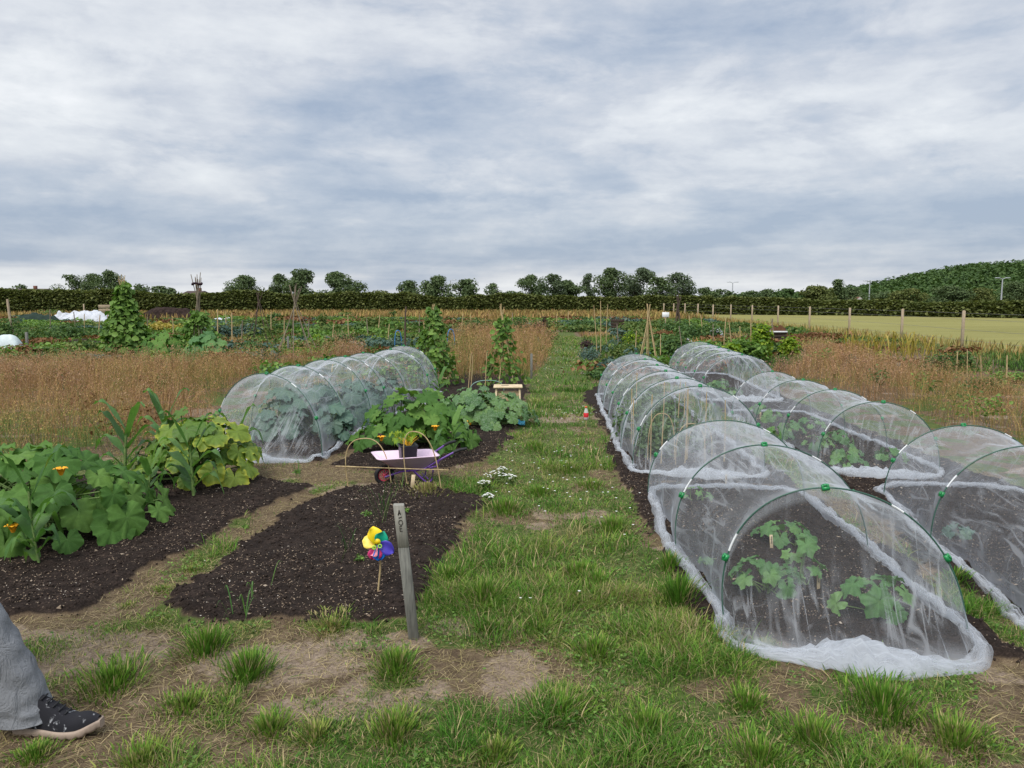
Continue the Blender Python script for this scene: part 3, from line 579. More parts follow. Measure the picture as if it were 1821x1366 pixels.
def squash_plant(name, label, c, w, d, h, n, leaf, mat='squash', kind='squash', crowns=1, flowers=(), cat='plant', low=.12, fruit=()):
    z0 = base(*c); t_ = thing(name, label, cat, z0); lv = MB(); st = MB()
    cr = [(c[0] + (i - (crowns - 1) / 2) * w * .28, c[1] + R.uniform(-.1, .1) * d) for i in range(crowns)]
    for i in range(n):
        a = 2.399 * i + R.normal(0, .25); q = math.sqrt((i + .5) / n); q = min(1, q * R.uniform(.85, 1.1))
        k = cr[i % crowns]; x = c[0] + cos(a) * q * w / 2; y = c[1] + sin(a) * q * d / 2
        z = z0[2] + h * (low + (1 - low) * (1 - q ** 2.2) * R.uniform(.72, 1.05)) * (1 if R.random() < .75 else .6)
        z = max(z, z0[2] + leaf * .3)
        o = np.array((cos(a), sin(a), 0)); nrm = (o[0] * q * 1.05 + R.normal(0, .2), o[1] * q * 1.05 + R.normal(0, .2) - .22, 1.0)
        if q > .7 and R.random() < .5: nrm = (o[0] * 1.7, o[1] * 1.7 - .3, .8)
        bigleaf(lv, (x, y, z), leaf * R.uniform(.62, 1.15), o + (R.normal(0, .35), R.normal(0, .35), -.5), nrm, kind)
        petiole(st, (k[0] + R.normal(0, .03), k[1] + R.normal(0, .03), z0[2]), (x, y, z - .004), .006 if leaf > .15 else .003)
    lv.build('leaves', M[mat], t_); st.build('stem', M['stem'], t_)
    for p in flowers: 
        f = MB(); P = np.array(p); s_ = .045
        for k in range(5):
            a = k * 2 * pi / 5 + R.random() * .3; g = np.zeros((4, 3, 3))
            for i_, tt in enumerate((0, .4, .75, 1)):
                for j_, w_ in enumerate((-1, 0, 1)): 
                    ww = (.15, .38, .36, .04)[i_] * w_; rr = (.12, .35, .75, 1.05)[i_]; zq = (0, .7, 1.1, 1.0)[i_]
                    g[i_, j_] = P + s_ * np.array((cos(a) * rr - sin(a) * ww, sin(a) * rr + cos(a) * ww, zq))
            f.grid(g)
        f.build('flower', M['yellow_petal'], t_)
    return t_

def ribbon(mb, p0, az, L, w, rise, droop, n=12, fold=.35, wav=.12, rnd=None, mi=0):
    """arching strap leaf"""
    k = np.linspace(0, 1, n); r_ = L * (k * (1 - .25 * k)); z = rise * L * np.sin(np.minimum(k * 1.15, 1) * pi * .55) - droop * L * k ** 3
    d = np.array((cos(az), sin(az), 0)); s_ = np.array((-sin(az), cos(az), 0)); ph = R.random() * 6
    wd = w * np.minimum(1, .55 + k * 2.2) * (1 - k ** 2.6) + .0008
    g = np.zeros((n, 3, 3))
    for i in range(n):
        c = np.array(p0) + d * r_[i] + np.array((0, 0, z[i])) + s_ * .03 * L * sin(ph + k[i] * 4)
        tw = wav * w * sin(k[i] * 16 + ph)
        g[i, 0] = c - s_ * wd[i] / 2 + (0, 0, fold * wd[i] / 2 + tw); g[i, 1] = c; g[i, 2] = c + s_ * wd[i] / 2 + (0, 0, fold * wd[i] / 2 - tw)
    rnd = R.random() if rnd is None else rnd; A = np.zeros((n, 3, 3)); A[..., 2] = rnd; mb.grid(g, A, mi)
def corn(label, c, h, nl=9, L=.42, w=.055, az0=None, group='sweetcorn plants'):
    z0 = base(*c); t_ = thing('sweetcorn', label, 'plant', z0, group); lv = MB(); st = MB()
    tip = np.array((c[0] + R.normal(0, .02), c[1], z0[2] + h * .72)); k = np.linspace(0, 1, 6)[:, None]
    st.tube(np.array(z0) * (1 - k) + tip * k, np.linspace(.015, .008, 6) * (h / .6), 7, cap=False)
    az = R.random() * pi if az0 is None else az0
    for i in range(nl):
        q = (i + .5) / nl; p = np.array(z0) * (1 - q) + tip * q; e = 1 if i % 2 else -1
        a = az + (0 if e > 0 else pi) + R.normal(0, .35); young = q > .72
        ribbon(lv, p, a, L * (h / .6) * R.uniform(.7, 1.1) * (.7 + .5 * sin(q * pi)), w * R.uniform(.8, 1.15), (1.05 if young else .62) * R.uniform(.8, 1.15), (.15 if young else .75) * R.uniform(.6, 1.3), 14)
    lv.build('leaves', M['corn'], t_); st.build('stem', M['stem'], t_); return t_

# ------------------------------------------------------------------ net tunnels
def net_mat(name, a0=.066, body=(.66, .69, .73)):
    m, t = newmat(name); ax, ay, az = t.sep(attr(t).outputs['Vector']); tc = t.n.new('ShaderNodeTexCoord').outputs['Object']
    lw = t.n.new('ShaderNodeLayerWeight'); lw.inputs[0].default_value = .5; cs = t.math('MAXIMUM', t.math('SUBTRACT', 1.0, lw.outputs['Facing']), .10)
    al = t.math('SUBTRACT', 1.0, t.math('POWER', 1 - a0, t.math('DIVIDE', 1.0, cs)))
    uv = t.comb(ax, ay, 0.0)
    s1 = t.noise(t.map(uv, (5, .9, 1)), 1.7, 2.5, .5, .5); s2 = t.noise(t.map(uv, (1.4, 3.2, 1), (7, 3, 0)), 1.5, 2.5, .5, .9)
    rid = t.math('SUBTRACT', 1.0, t.sstep(t.math('ABSOLUTE', t.math('SUBTRACT', s1, .5)), .0, .05)); rid2 = t.math('MULTIPLY', t.math('SUBTRACT', 1.0, t.sstep(t.math('ABSOLUTE', t.math('SUBTRACT', s2, .5)), .0, .03)), .45)
    fo = t.math('MULTIPLY', t.math('MAXIMUM', rid, rid2), t.math('MULTIPLY', t.sstep(t.noise(uv, 1.9, 3), .38, .66), .36))
    fo = t.math('ADD', fo, t.math('MULTIPLY', t.sstep(t.noise(t.map(uv, (3, 1, 1)), 4, 5, .6), .5, .8), .16))
    inv = t.math('MULTIPLY', t.math('SUBTRACT', 1.0, al), t.math('SUBTRACT', 1.0, t.math('MINIMUM', az, .97))); inv = t.math('MULTIPLY', inv, t.math('SUBTRACT', 1.0, fo))
    al = t.math('SUBTRACT', 1.0, inv)
    d = t.n.new('ShaderNodeBsdfDiffuse'); t.put(d.inputs[0], body); tl = t.n.new('ShaderNodeBsdfTranslucent'); t.put(tl.inputs[0], body)
    m1 = t.n.new('ShaderNodeMixShader'); m1.inputs[0].default_value = .45; t.l.new(d.outputs[0], m1.inputs[1]); t.l.new(tl.outputs[0], m1.inputs[2])
    tp = t.n.new('ShaderNodeBsdfTransparent'); m2 = t.n.new('ShaderNodeMixShader'); t.l.new(al, m2.inputs[0]); t.l.new(tp.outputs[0], m2.inputs[1]); t.l.new(m1.outputs[0], m2.inputs[2])
    finish(t, m2.outputs[0]); return m
M['net'] = net_mat('white_insect_net')
def tunnel(label, hoops, front=.35, back=.3, seed=0, gat=None, hemw=.095):
    """hoops: (cx, cy, ax, ay, halfwidth, height) ordered from the camera outwards"""
    H = [np.array(tuple(h) + (0,) * (7 - len(h)), float) for h in hoops]; nH = len(H); c0 = H[0]
    for h in H: l = math.hypot(h[2], h[3]); h[2] /= l; h[3] /= l
    t_ = thing('net_tunnel', label, 'net tunnel', base(c0[0], c0[1]), 'net covered hoop tunnels')
    NT_, NS = 56, 12; th = np.linspace(0, pi, NT_)
    def arc(h, th, sag=1.0): 
        ct, st = np.cos(th), np.sin(th); st = np.maximum(st, 0) ** .82
        return np.stack([h[0] - h[2] * h[4] * ct + h[6] * st, h[1] - h[3] * h[4] * ct, h[5] * st * sag + .01], -1)
    P = []; A = []; acc = 0
    u_len = th / pi * 1.9
    for i in range(nH - 1):
        a, b = H[i], H[i + 1]; L = math.hypot(a[0] - b[0], a[1] - b[1])
        for k in range(NS + (i == nH - 2)):
            f = k / NS; h = a * (1 - f) + b * f; s4 = 4 * f * (1 - f); sag = 1 - .075 * s4 * (1 + .4 * np.sin(th))
            p = arc(h, th); ctr = np.array((h[0], h[1], h[5] * .30)); q = p - ctr; p = ctr + q * sag[:, None] if hasattr(sag, '__len__') else ctr + q * sag
            wr = (fbm(th * 2.2 + i * 7, np.full_like(th, (acc + f * L) * 3.5), .5, 3, seed + 5) - .5) * .06 * min(1, s4 * 2)
            wr += (fbm(th * 7 + acc * 3, np.full_like(th, f * L * 2.0 + i), .6, 2, seed + 8) - .5) * .035 * min(1, s4 * 2)
            p = p + q / (np.linalg.norm(q, axis=1)[:, None] + 1e-6) * wr[:, None]; p[:, 2] = np.maximum(p[:, 2], .012)
            dn = .60 * np.exp(-((f * L - .05) / .036) ** 2) + .16 * np.exp(-(((1 - f) * L) / .03) ** 2) + .30 * (1 - sm(np.minimum(th, pi - th), .0, .09)) + .06 * (1 - sm(np.minimum(th, pi - th), .1, .5))
            P.append(p); A.append(np.stack([u_len, np.full_like(th, acc + f * L + seed * 3.7), dn * .9], -1))
        acc += L
    net = MB(); net.grid(np.array(P), np.array(A))
    # end pieces: from the last hoop down to a gathered line on the ground
    foot = {}
    for e, ext in ((0, front), (1, back)):
        h = H[0] if e == 0 else H[-1]; out = np.array((h[3], -h[2])) * (1 if e == 0 else -1)
        if out[1] * (1 if e == 0 else -1) > 0: out = -out
        gc = (gat if (gat is not None and e == 0) else .15 * (R.random() - .5)); ns = 22; E = []; EA = []
        top = arc(h, th)
        gp = np.stack([h[0] + out[0] * ext * np.sin(th) ** .55 - h[2] * h[4] * (np.cos(th) * .97 + gc * np.sin(th)), h[1] + out[1] * ext * np.sin(th) ** .55 - h[3] * h[4] * (np.cos(th) * .97 + gc * np.sin(th)), np.full(NT_, .02)], -1)
        foot[e] = gp
        fold = fbm(th * 6.5, np.full_like(th, seed + e), .5, 3, seed + 40 + e) - .5
        for k in range(ns):
            f = k / (ns - 1); bul = -.10 * sin(pi * f) * np.sin(th) * ext / .35
            p = top * (1 - f) + gp * f; p[:, 0] += out[0] * (bul + fold * .12 * f * (1 - f * .5)); p[:, 1] += out[1] * (bul + fold * .12 * f * (1 - f * .5)); p[:, 0] += h[2] * fold * .06 * f
            gath = np.maximum(0, 1 - np.abs(((fbm(th * 5.0, np.full_like(th, f * .5), .45, 2, seed + 60 + e)) - .5) / .035)) * sm(f, .25, 1.0) * .42
            dn = .40 * np.exp(-((f * ext * 2.2 - .02) / .03) ** 2) + gath + .45 * sm(f, .85, 1.0)
            E.append(p); EA.append(np.stack([u_len * 1.3 + f * .15, np.full_like(th, f * .8 + seed * 3.7 + 9), dn * .9], -1))
        net.grid(np.array(E), np.array(EA))
    net.build('net_cover', M['net'], t_)
    # bunched hem round the edge
    lf = np.array([(h[0] - h[2] * h[4], h[1] - h[3] * h[4]) for h in H]); rt = np.array([(h[0] + h[2] * h[4], h[1] + h[3] * h[4]) for h in H])
    loop = np.vstack([foot[0][:, :2], rt[1:], foot[1][::-1, :2], lf[::-1][1:]])
    loop = np.vstack([loop, loop[:1]]); seg = np.r_[0, np.cumsum(np.hypot(*np.diff(loop, axis=0).T))]; n = int(seg[-1] / .025); s_ = np.linspace(0, seg[-1], n)
    lp = np.stack([np.interp(s_, seg, loop[:, 0]), np.interp(s_, seg, loop[:, 1])], -1)
    wob = (fbm(s_ * 2.2, s_ * 0, .8, 3, seed + 70) - .5) * .16; tg = np.gradient(lp, axis=0); tg /= np.linalg.norm(tg, axis=1)[:, None] + 1e-9; nr = np.stack([tg[:, 1], -tg[:, 0]], -1)
    cen = lp.mean(0); nr *= np.sign(np.sum((lp - cen) * nr, 1))[:, None]; lp = lp + nr * wob[:, None] * .5
    fr = np.exp(-((s_ - (seg[NT_ - 1] * (.5 + (gat or 0) * .5))) / .34) ** 2)             # the gathered knot of net at the front
    hem = MB()
    for k in range(4):
        v = np.linspace(0, 1, 11); wv = .36 * hemw * (.6 + 1.0 * fbm(s_ * 3, s_ * 0 + k, .7, 3, seed + 80 + k)) * (1 + 3.0 * fr); rz = (.010 + .020 * fbm(s_ * 5, s_ * 0 + k * 3, .6, 3, seed + 90 + k)) * (1 + 2.4 * fr)
        ofs = (.10 * k) * hemw + (fbm(s_ * 2, s_ * 0, .5, 2, seed + 95 + k) - .5) * .05
        g = np.zeros((n, 11, 3)); 
        for j, vv in enumerate(v):
            lat = ofs + (vv - .5) * wv; cr = fbm(s_ * 11, s_ * 0 + vv * 2.6, .5, 3, seed + 99 + k)
            g[:, j, 0] = lp[:, 0] + nr[:, 0] * lat; g[:, j, 1] = lp[:, 1] + nr[:, 1] * lat
            g[:, j, 2] = zg(g[:, j, 0], g[:, j, 1]) + .004 + rz * abs(sin(pi * vv)) ** .7 * (.25 + 1.3 * cr)
        A = np.zeros((n, 11, 3)); A[..., 0] = v * .9 + k; A[..., 1] = s_[:, None] * .6 + seed; A[..., 2] = .08 + .58 * (fbm(np.repeat(s_[:, None] * 14, 11, 1), np.repeat(v[None] * 5 + k, n, 0), .6, 3, seed + 7) - .3) + .12 * fr[:, None]
        hem.grid(g, A)
    hem.build('net_hem', M['net'], t_)
    for i, h in enumerate(H):
        tb = MB(); tt = np.linspace(0, pi, 60); p = arc(h, tt); p[:, 2] += .006; p = np.vstack([p[:1] - (0, 0, .06), p, p[-1:] - (0, 0, .06)])
        n1 = 10 + (i * 7) % 6; cuts = [0, n1, n1 + 3, 40, 42, 62]
        for a, b in zip(cuts[:-1], cuts[1:]):
            wht = cuts.index(a) in (1, 3); tb.tube(p[a:b + 1], .0052 if wht else .0042, 6, mi=1 if wht else 0, cap=False)
        tb.build('hoop', [M['hoopgreen'], M['hoopwhite']], t_)
        for ang in ((pi / 2 + R.uniform(-.06, .06)), .42 + R.uniform(0, .1), pi - .42 - R.uniform(0, .1)):
            if R.random() < .12 and i: continue
            p = arc(h, np.array([ang]))[0]; ct = np.array((h[0], h[1], .15)); o = p - ct; o /= np.linalg.norm(o); ta = np.array((-h[2], -h[3], 0)) ; ta = ta - o * ta.dot(o); ta /= np.linalg.norm(ta); fw = np.cross(o, ta)
            cb = MB()
            for (da, do, wa, wo_, wf) in ((0, .004, .017, .009, .012), (-.011, .014, .006, .008, .009), (.011, .014, .006, .008, .009), (0, .020, .009, .004, .010)):
                cc = p + ta * da + o * do; V = np.array([cc + ta * wa * sx + o * wo_ * sy + fw * wf * sz for sx in (-1, 1) for sy in (-1, 1) for sz in (-1, 1)])
                cb.add(V, [(0, 1, 3, 2), (4, 6, 7, 5), (0, 4, 5, 1), (2, 3, 7, 6), (0, 2, 6, 4), (1, 5, 7, 3)])
            cb.build('clip', M['clip'], t_, smooth=False)
    return t_
T1 = tunnel('nearest white net tunnel, over cucumber plants and wooden tags', [(1.60, 3.58, 1, -.14, .56, .70, -.10), (1.64, 4.72, 1, .03, .61, .69, -.08), (1.72, 6.08, 1, -.05, .62, .63, -.03)], .38, .22, 1, gat=-.03, hemw=.11)
T2 = tunnel('white net tunnel over peas and canes beside the grass path', [(1.72, 7.02, 1, -.1, .60, .80), (1.74, 7.95, 1, -.08, .60, .78), (1.80, 8.95, 1, -.05, .60, .76), (1.86, 10.0, 1, -.05, .60, .74), (1.92, 11.1, 1, -.03, .60, .73), (1.98, 12.4, 1, 0, .60, .72)], .35, .4, 2)
T3 = tunnel('white net tunnel cut off by the right edge, over bare soil', [(3.14, 3.60, 1, -.12, .60, .70), (3.33, 4.85, 1, -.10, .60, .66), (3.58, 6.02, 1, -.08, .60, .60)], .35, .35, 3)
T4 = tunnel('white net tunnel over young squash seedlings, second of the right hand row', [(3.42, 7.12, 1, -.35, .52, .64), (3.46, 8.2, 1, -.35, .52, .63), (3.5, 9.3, 1, -.2, .52, .62), (3.52, 10.4, 1, -.1, .52, .62)], .45, .35, 4)
T5 = tunnel('farthest white net tunnel of the right hand row, below the leafy beans', [(3.62, 12.2, 1, -.1, .62, .72), (3.68, 13.1, 1, -.1, .62, .72), (3.74, 14.0, 1, -.1, .62, .72), (3.80, 15.0, 1, -.1, .62, .72), (3.86, 16.0, 1, -.1, .62, .72)], .4, .4, 5)
T6 = tunnel('long white net tunnel over cabbages on the left of the path', [(-2.54, 7.92, 1.3, -.62, .71, .83), (-2.50, 8.9, 1.3, -.55, .68, .83), (-2.36, 9.75, 1.3, -.5, .66, .83), (-2.28, 10.45, 1.3, -.4, .65, .82), (-2.12, 11.15, 1.3, -.35, .64, .82), (-1.86, 11.95, 1.3, -.3, .64, .82), (-1.82, 12.9, 1.3, -.28, .62, .82)], .30, .3, 6, gat=.1)

# ------------------------------------------------------------------ plants
def at(u, v, z): k = G(u, v, z); return (k[0], k[1], z)
squash_plant('squash_plant', 'large dark green squash with orange flowers at the left edge', (-3.42, 5.2), 2.15, 1.4, .56, 105, .26, 'squash', 'squash', 2, flowers=[(-2.84, 4.78, .50), (-2.93, 4.42, .24)])
squash_plant('squash_plant', 'yellow edged squash among the sweetcorn', (-2.78, 6.7), 1.15, 1.0, .62, 85, .21, 'yellowing', 'squash', 1)
squash_plant('squash_plant', 'big leaved green squash behind the pink wheelbarrow', (-1.05, 8.25), 1.35, 1.2, .58, 75, .25, 'squash', 'squash', 2, flowers=[(-.78, 7.75, .28), (-1.3, 7.6, .2)])
squash_plant('squash_plant', 'mildewed courgette plant beside the wooden stool', (-.42, 9.75), 1.5, 1.3, .46, 90, .21, 'marrow', 'squash', 3, flowers=[(-.5, 9.1, .12)])
for (lb, u, v, hp, nl, az) in [('small sweetcorn at the near corner of the left bed', 70, 1018, 110, 7, .1), ('short sweetcorn behind the orange squash flower', 60, 1000, 180, 7, .5), ('sweetcorn with a bent leaf rising behind the big squash', 222, 868, 150, 9, .2), ('tallest sweetcorn behind the yellowing squash', 300, 822, 130, 9, .1),
    ('sweetcorn standing in front of the yellow edged squash', 345, 890, 135, 10, .3), ('sweetcorn with dark leaves against the end of the net', 425, 838, 120, 6, .0), ('short sweetcorn between the two left squashes', 262, 905, 90, 8, .6), ('small sweetcorn beside the wheelbarrow handles', 803, 822, 85, 8, .4), ('slim sweetcorn at the far end of the long tunnel', 783, 715, 50, 7, .2)]:
    c = G(u, v); h = hp * c[1] / F; corn(lb, c, h * .95, nl, .34, .105, az)
def vine_crop(name, label, c, w, d, h, n, leaf, mat, kind, sprawl=True):
    return squash_plant(name, label, c, w, d, h, n, leaf, mat, kind, 1, low=.25)
vine_crop('cucumber_plant', 'leafy cucumber plant left of the near tunnel front', (1.35, 3.98), .42, .30, .20, 15, .115, 'cucumber', 'cucumber')
vine_crop('cucumber_plant', 'upright cucumber shoot between the two wooden tags', (1.60, 4.12), .26, .22, .28, 10, .105, 'cucumber', 'cucumber')
vine_crop('cucumber_plant', 'cucumber plant at the right of the near tunnel front', (1.82, 3.72), .44, .26, .20, 11, .14, 'cucumber', 'cucumber')
vine_crop('cucumber_plant', 'cucumber plant in the middle of the near tunnel', (1.76, 4.85), .42, .36, .15, 12, .13, 'cucumber', 'cucumber')
vine_crop('cucumber_plant', 'small cucumber seedling at the far end of the near tunnel', (1.45, 5.95), .22, .2, .10, 6, .08, 'cucumber', 'cucumber')
vine_crop('cucumber_plant', 'tiny seedling alone in the near tunnel', (1.15, 4.45), .09, .06, .03, 6, .05, 'cucumber', 'cucumber')
SEEDS = [(3.12, 7.05), (3.3, 7.5), (3.62, 7.3), (3.2, 8.0), (3.55, 8.3), (3.25, 8.9), (3.6, 9.2), (3.35, 9.8), (3.0, 8.6), (3.4, 10.5), (3.62, 12.6), (3.5, 13.2), (3.75, 13.8)]
for i, c in enumerate(SEEDS):
    t_ = vine_crop('squash_seedling', 'young squash seedling on bare soil under the right hand nets', c, .34, .28, .14, 8, .12, 'cucumber', 'squash'); t_['group'] = 'young squash seedlings under the nets'
vine_crop('squash_seedling', 'lone small plant in the tunnel cut off by the right edge', (2.98, 5.0), .2, .2, .08, 5, .09, 'cabbage', 'squash')
vine_crop('squash_seedling', 'blue green seedling at the right edge of the picture', (3.35, 4.45), .18, .2, .10, 5, .09, 'cabbage', 'squash')
for i, (c, s_) in enumerate([((-2.62, 8.55), 1), ((-2.30, 8.95), 1.15), ((-2.7, 9.25), 1.1), ((-2.12, 9.5), 1.1), ((-2.5, 9.9), 1), ((-2.0, 10.3), 1), ((-1.98, 8.45), .8), ((-2.2, 11.0), .9), ((-1.9, 11.8), .8)]):
    t_ = squash_plant('cabbage_plant', 'blue green cabbage inside the left net tunnel', c, .58 * s_, .5 * s_, .50 * s_, 20, .27 * s_, 'cabbage', 'cabbage', 1, low=.2); t_['group'] = 'cabbages inside the left net tunnel'
# peas in the second tunnel
for i, (c, w, h) in enumerate([((1.45, 7.6), .5, .40), ((1.85, 7.9), .55, .46), ((1.4, 8.7), .5, .45), ((1.9, 9.1), .6, .5), ((1.6, 10.1), .6, .45), ((2.0, 11), .6, .45), ((1.75, 11.9), .6, .4)]):
    z0 = base(*c); t_ = thing('pea_plant', 'pale green pea plants climbing the canes under the net', 'plant', z0, 'pea plants under the net'); mb = MB(); mound(mb, z0, w, w * .9, h, 900, .045, 0, 12, .2); mb.build('foliage', M['pea'], t_, smooth=False)
    st = MB()
    for k in range(9): a = R.random() * 6.28; q = R.random() * w * .4; st.tube([z0, (c[0] + q * .6 * cos(a), c[1] + q * .6 * sin(a), z0[2] + h * .5), (c[0] + q * cos(a), c[1] + q * sin(a), z0[2] + h)], .003, 4, cap=False)
    st.build('stem', M['stem'], t_)
def cane(mb, a, b, r=.005, mi=0, n=9, bend=.006):
    a = np.array(a, float); b = np.array(b, float); L = np.linalg.norm(b - a); k = np.linspace(0, 1, n)[:, None]; p = a * (1 - k) + b * k
    p += R.normal(0, 1, (1, 3)) * bend * L * np.sin(k * pi); rr = r * (1 + .18 * (np.arange(n) % 2)) * np.linspace(1.08, .85, n); mb.tube(p, rr, 6, mi)
def lone_cane(label, a, b, r=.005, mat='cane', name='bamboo_cane', group=None):
    mb = MB(); cane(mb, (a[0], a[1], a[2] - .05), b, r); o = mb.build(name, M[mat], None, loc=tuple(float(q) for q in a)); tag(o, label, 'cane', group); return o
for (x, y, h) in [(1.34, 7.35, .66), (1.42, 7.25, .62), (1.66, 7.3, .74), (1.70, 7.42, .72), (1.92, 7.6, .70), (1.55, 7.9, .72), (1.8, 8.3, .7), (1.3, 8.3, .6), (1.98, 8.8, .66), (1.5, 9.2, .7), (2.05, 7.35, .6), (1.25, 7.8, .55)]:
    b = base(x, y); lone_cane('upright bamboo cane among the peas under the net', b, (x + R.normal(0, .015), y, b[2] + h), .0055, group='canes among the peas')
def hoopcane(label, fl, top, fr, r=.005, name='cane_hoop', mat='cane', group=None, cat='hoop'):
    """bent hoop through three points; legs near straight, top round"""
    k = np.linspace(0, 1, 40); w = np.array(fr) - np.array(fl); mid_ = np.array(top) - (np.array(fl) + np.array(fr)) / 2
    th = k * pi; sx = (1 - np.sign(np.cos(th)) * np.abs(np.cos(th)) ** .8) / 2; st = np.sin(th) ** .62; p = np.array(fl) + w * sx[:, None] + mid_ * st[:, None]
    mb = MB(); mb.tube(np.vstack([p[:1] - (0, 0, .04), p, p[-1:] - (0, 0, .04)]), r, 6); o = mb.build(name, M[mat], None, loc=tuple(float(q) for q in fl)); return tag(o, label, cat, group)
for (x, y, w, h) in [(1.45, 7.4, .26, .46), (1.7, 7.25, .28, .38), (1.85, 7.5, .24, .34)]:
    b = base(x, y); hoopcane('low bent cane hoop among the peas under the net', (x - w / 2, y, b[2]), (x, y, b[2] + h), (x + w / 2, y, b[2]), group='bent cane hoops among the peas')

def wtag(label, c, h, w=.022, lean=(0, 0), rz=0, marks=True):
    z0 = base(*c); t_ = thing('plant_label', label, 'plant label', z0); mb = MB(); mb.box((c[0] + lean[0] * h / 2, c[1] + lean[1] * h / 2, z0[2] + h / 2 - .01), (w, .003, h + .02), rz, 0, .001, tilt=lean); mb.build('stake', M['palewood'], t_, smooth=False)
    if marks:
        mk = MB(); r_ = random.Random(int(c[0] * 100)); z = h * .88
        while z > h * .35:
            mk.box((c[0] + lean[0] * z + r_.uniform(-.002, .002), c[1] + lean[1] * z - .0042, z0[2] + z), (w * r_.uniform(.25, .5), .0015, h * r_.uniform(.012, .03)), rz, 0, .0002); z -= h * .055
        mk.build('lettering', M['pencil'], t_, smooth=False)
wtag('wooden tag beside the leafy cucumber plant', tuple(G(1372, 988)), .085, .020, (-.08, 0)); wtag('wooden tag in front of the cucumber stems', tuple(G(1455, 1058)), .095, .018, (-.03, 0))
wtag('small wooden tag at the far end of the near tunnel', tuple(G(1291, 874)), .10, .015); wtag('plain wooden tag between the cane hoops and the wheelbarrow', tuple(G(733, 874)), .105, .032, (.12, 0), marks=False); wtag('wooden tag among the squash seedlings', tuple(G(1352, 752)), .09, .02)

# ------------------------------------------------------------------ bean wigwams and canes
def wigwam(label, u, v, top, wpx, n, mat='cane', vine=None, vh=.8, leaf=.09, nleaf=0, ring=False, name='cane_wigwam', cross=.82, rad=.011, seedpod=False, vw=1.0, dp=.8):
    x, y = G(u, v); k = y / F; h = (v - top) * k; w = wpx * k; z0 = base(x, y); t_ = thing(name, label, 'plant support', z0)
    for i in range(n):
        a = i * 2 * pi / n + .3; bx, by = x + w / 2 * cos(a), y + w / 2 * sin(a) * dp; cx_, cy_ = x + R.normal(0, .02), y + R.normal(0, .02)
        f = 1 / cross; mb = MB(); cane(mb, (bx, by, z0[2] - .05), (bx + (cx_ - bx) * f, by + (cy_ - by) * f, z0[2] + h * R.uniform(.93, 1.02)), rad, bend=.01); mb.build('cane', M[mat], t_)
    if ring:
        mb = MB(); a = np.linspace(0, 2 * pi, 25); zr = z0[2] + h * .88; mb.tube(np.stack([x + .13 * np.cos(a), y + .10 * np.sin(a), zr + .02 * np.sin(3 * a)], -1), .03, 6, cap=False); mb.build('tie_ring', M['purple'], t_)
    if vine:
        v_ = thing('climbing_bean', 'climbing beans growing up the ' + label, 'plant', z0); mb = MB(); m = nleaf; q = R.random(m) ** .85; zz_ = h * vh * q; ci = R.integers(0, n, m); a = ci * 2 * pi / n + .3 + R.normal(0, .34, m); gt = fbm(a * 1.3 + 9, q * 8, .9, 3, int(u)); rr = w / 2 * vw * np.maximum(.14, 1 - q * vh / max(cross, .01)) * (.45 + 1.0 * gt) + np.abs(R.normal(0, .6, m)) * leaf * (1.3 - .7 * q); kp = gt > .43 - .12 * (q < .3); q, zz_, a, rr = q[kp], zz_[kp], a[kp], rr[kp]; m = len(q)
        P = np.stack([x + rr * np.cos(a), y + rr * np.sin(a) * dp, z0[2] + zz_ + .02], -1); leafcloud(mb, P, leaf * R.uniform(.6, 1.3, m), .1, 0, .8, out=np.stack([np.cos(a), np.sin(a), np.full(m, .2)], -1)); mb.build('leaves', M[vine], v_, smooth=False)
        sb = MB()
        for i in range(n):
            a = i * 2 * pi / n + .3; kk = np.linspace(0, vh * .95, 30); rw = w / 2 * (1 - kk / max(cross, .01)).clip(.03); sb.tube(np.stack([x + rw * cos(a) + .02 * np.cos(kk * 50), y + rw * sin(a) * dp + .02 * np.sin(kk * 50), z0[2] + kk * h], -1), .004, 4, cap=False)
        sb.build('stem', M['stem'], v_)
    return t_
wigwam('tall cane tower wrapped in beans at the left', 225, 634, 492, 62, 8, 'cane', 'bean', .86, .17, 1700, vw=1.25)
wigwam('cane wigwam with the purple tie ring', 356, 634, 488, 34, 8, 'canegrey', 'bean', .52, .13, 900, ring=True, cross=.68, vw=2.0)
wigwam('thin dark stick wigwam above the left tunnel', 463, 616, 516, 56, 6, 'canedark', 'midgreen', .35, .10, 250, cross=.84)
wigwam('wide loose wigwam with long thin poles', 528, 632, 505, 82, 7, 'canegrey', None, cross=.78)
wigwam('bean covered cane row behind the end of the left tunnel', 772, 690, 545, 58, 5, 'cane', 'bean', .92, .095, 1300, cross=.98, rad=.007, vw=1.35)
wigwam('cane wigwam with sparse bean leaves left of the path', 893, 692, 545, 62, 6, 'cane', 'bean', .84, .10, 480, cross=.93, rad=.009, vw=1.0)
wigwam('leaning bundle of bamboo canes behind the near right tunnels', 1152, 650, 542, 40, 6, 'cane', None, cross=.9, rad=.012)
wigwam('dark forked stick wigwam by the far fence', 1205, 583, 524, 14, 5, 'canedark', None, cross=.66, rad=.03)
wigwam('small cane wigwam beside the white edged bin', 1372, 612, 565, 18, 4, 'canegrey', None, cross=.9, rad=.012)
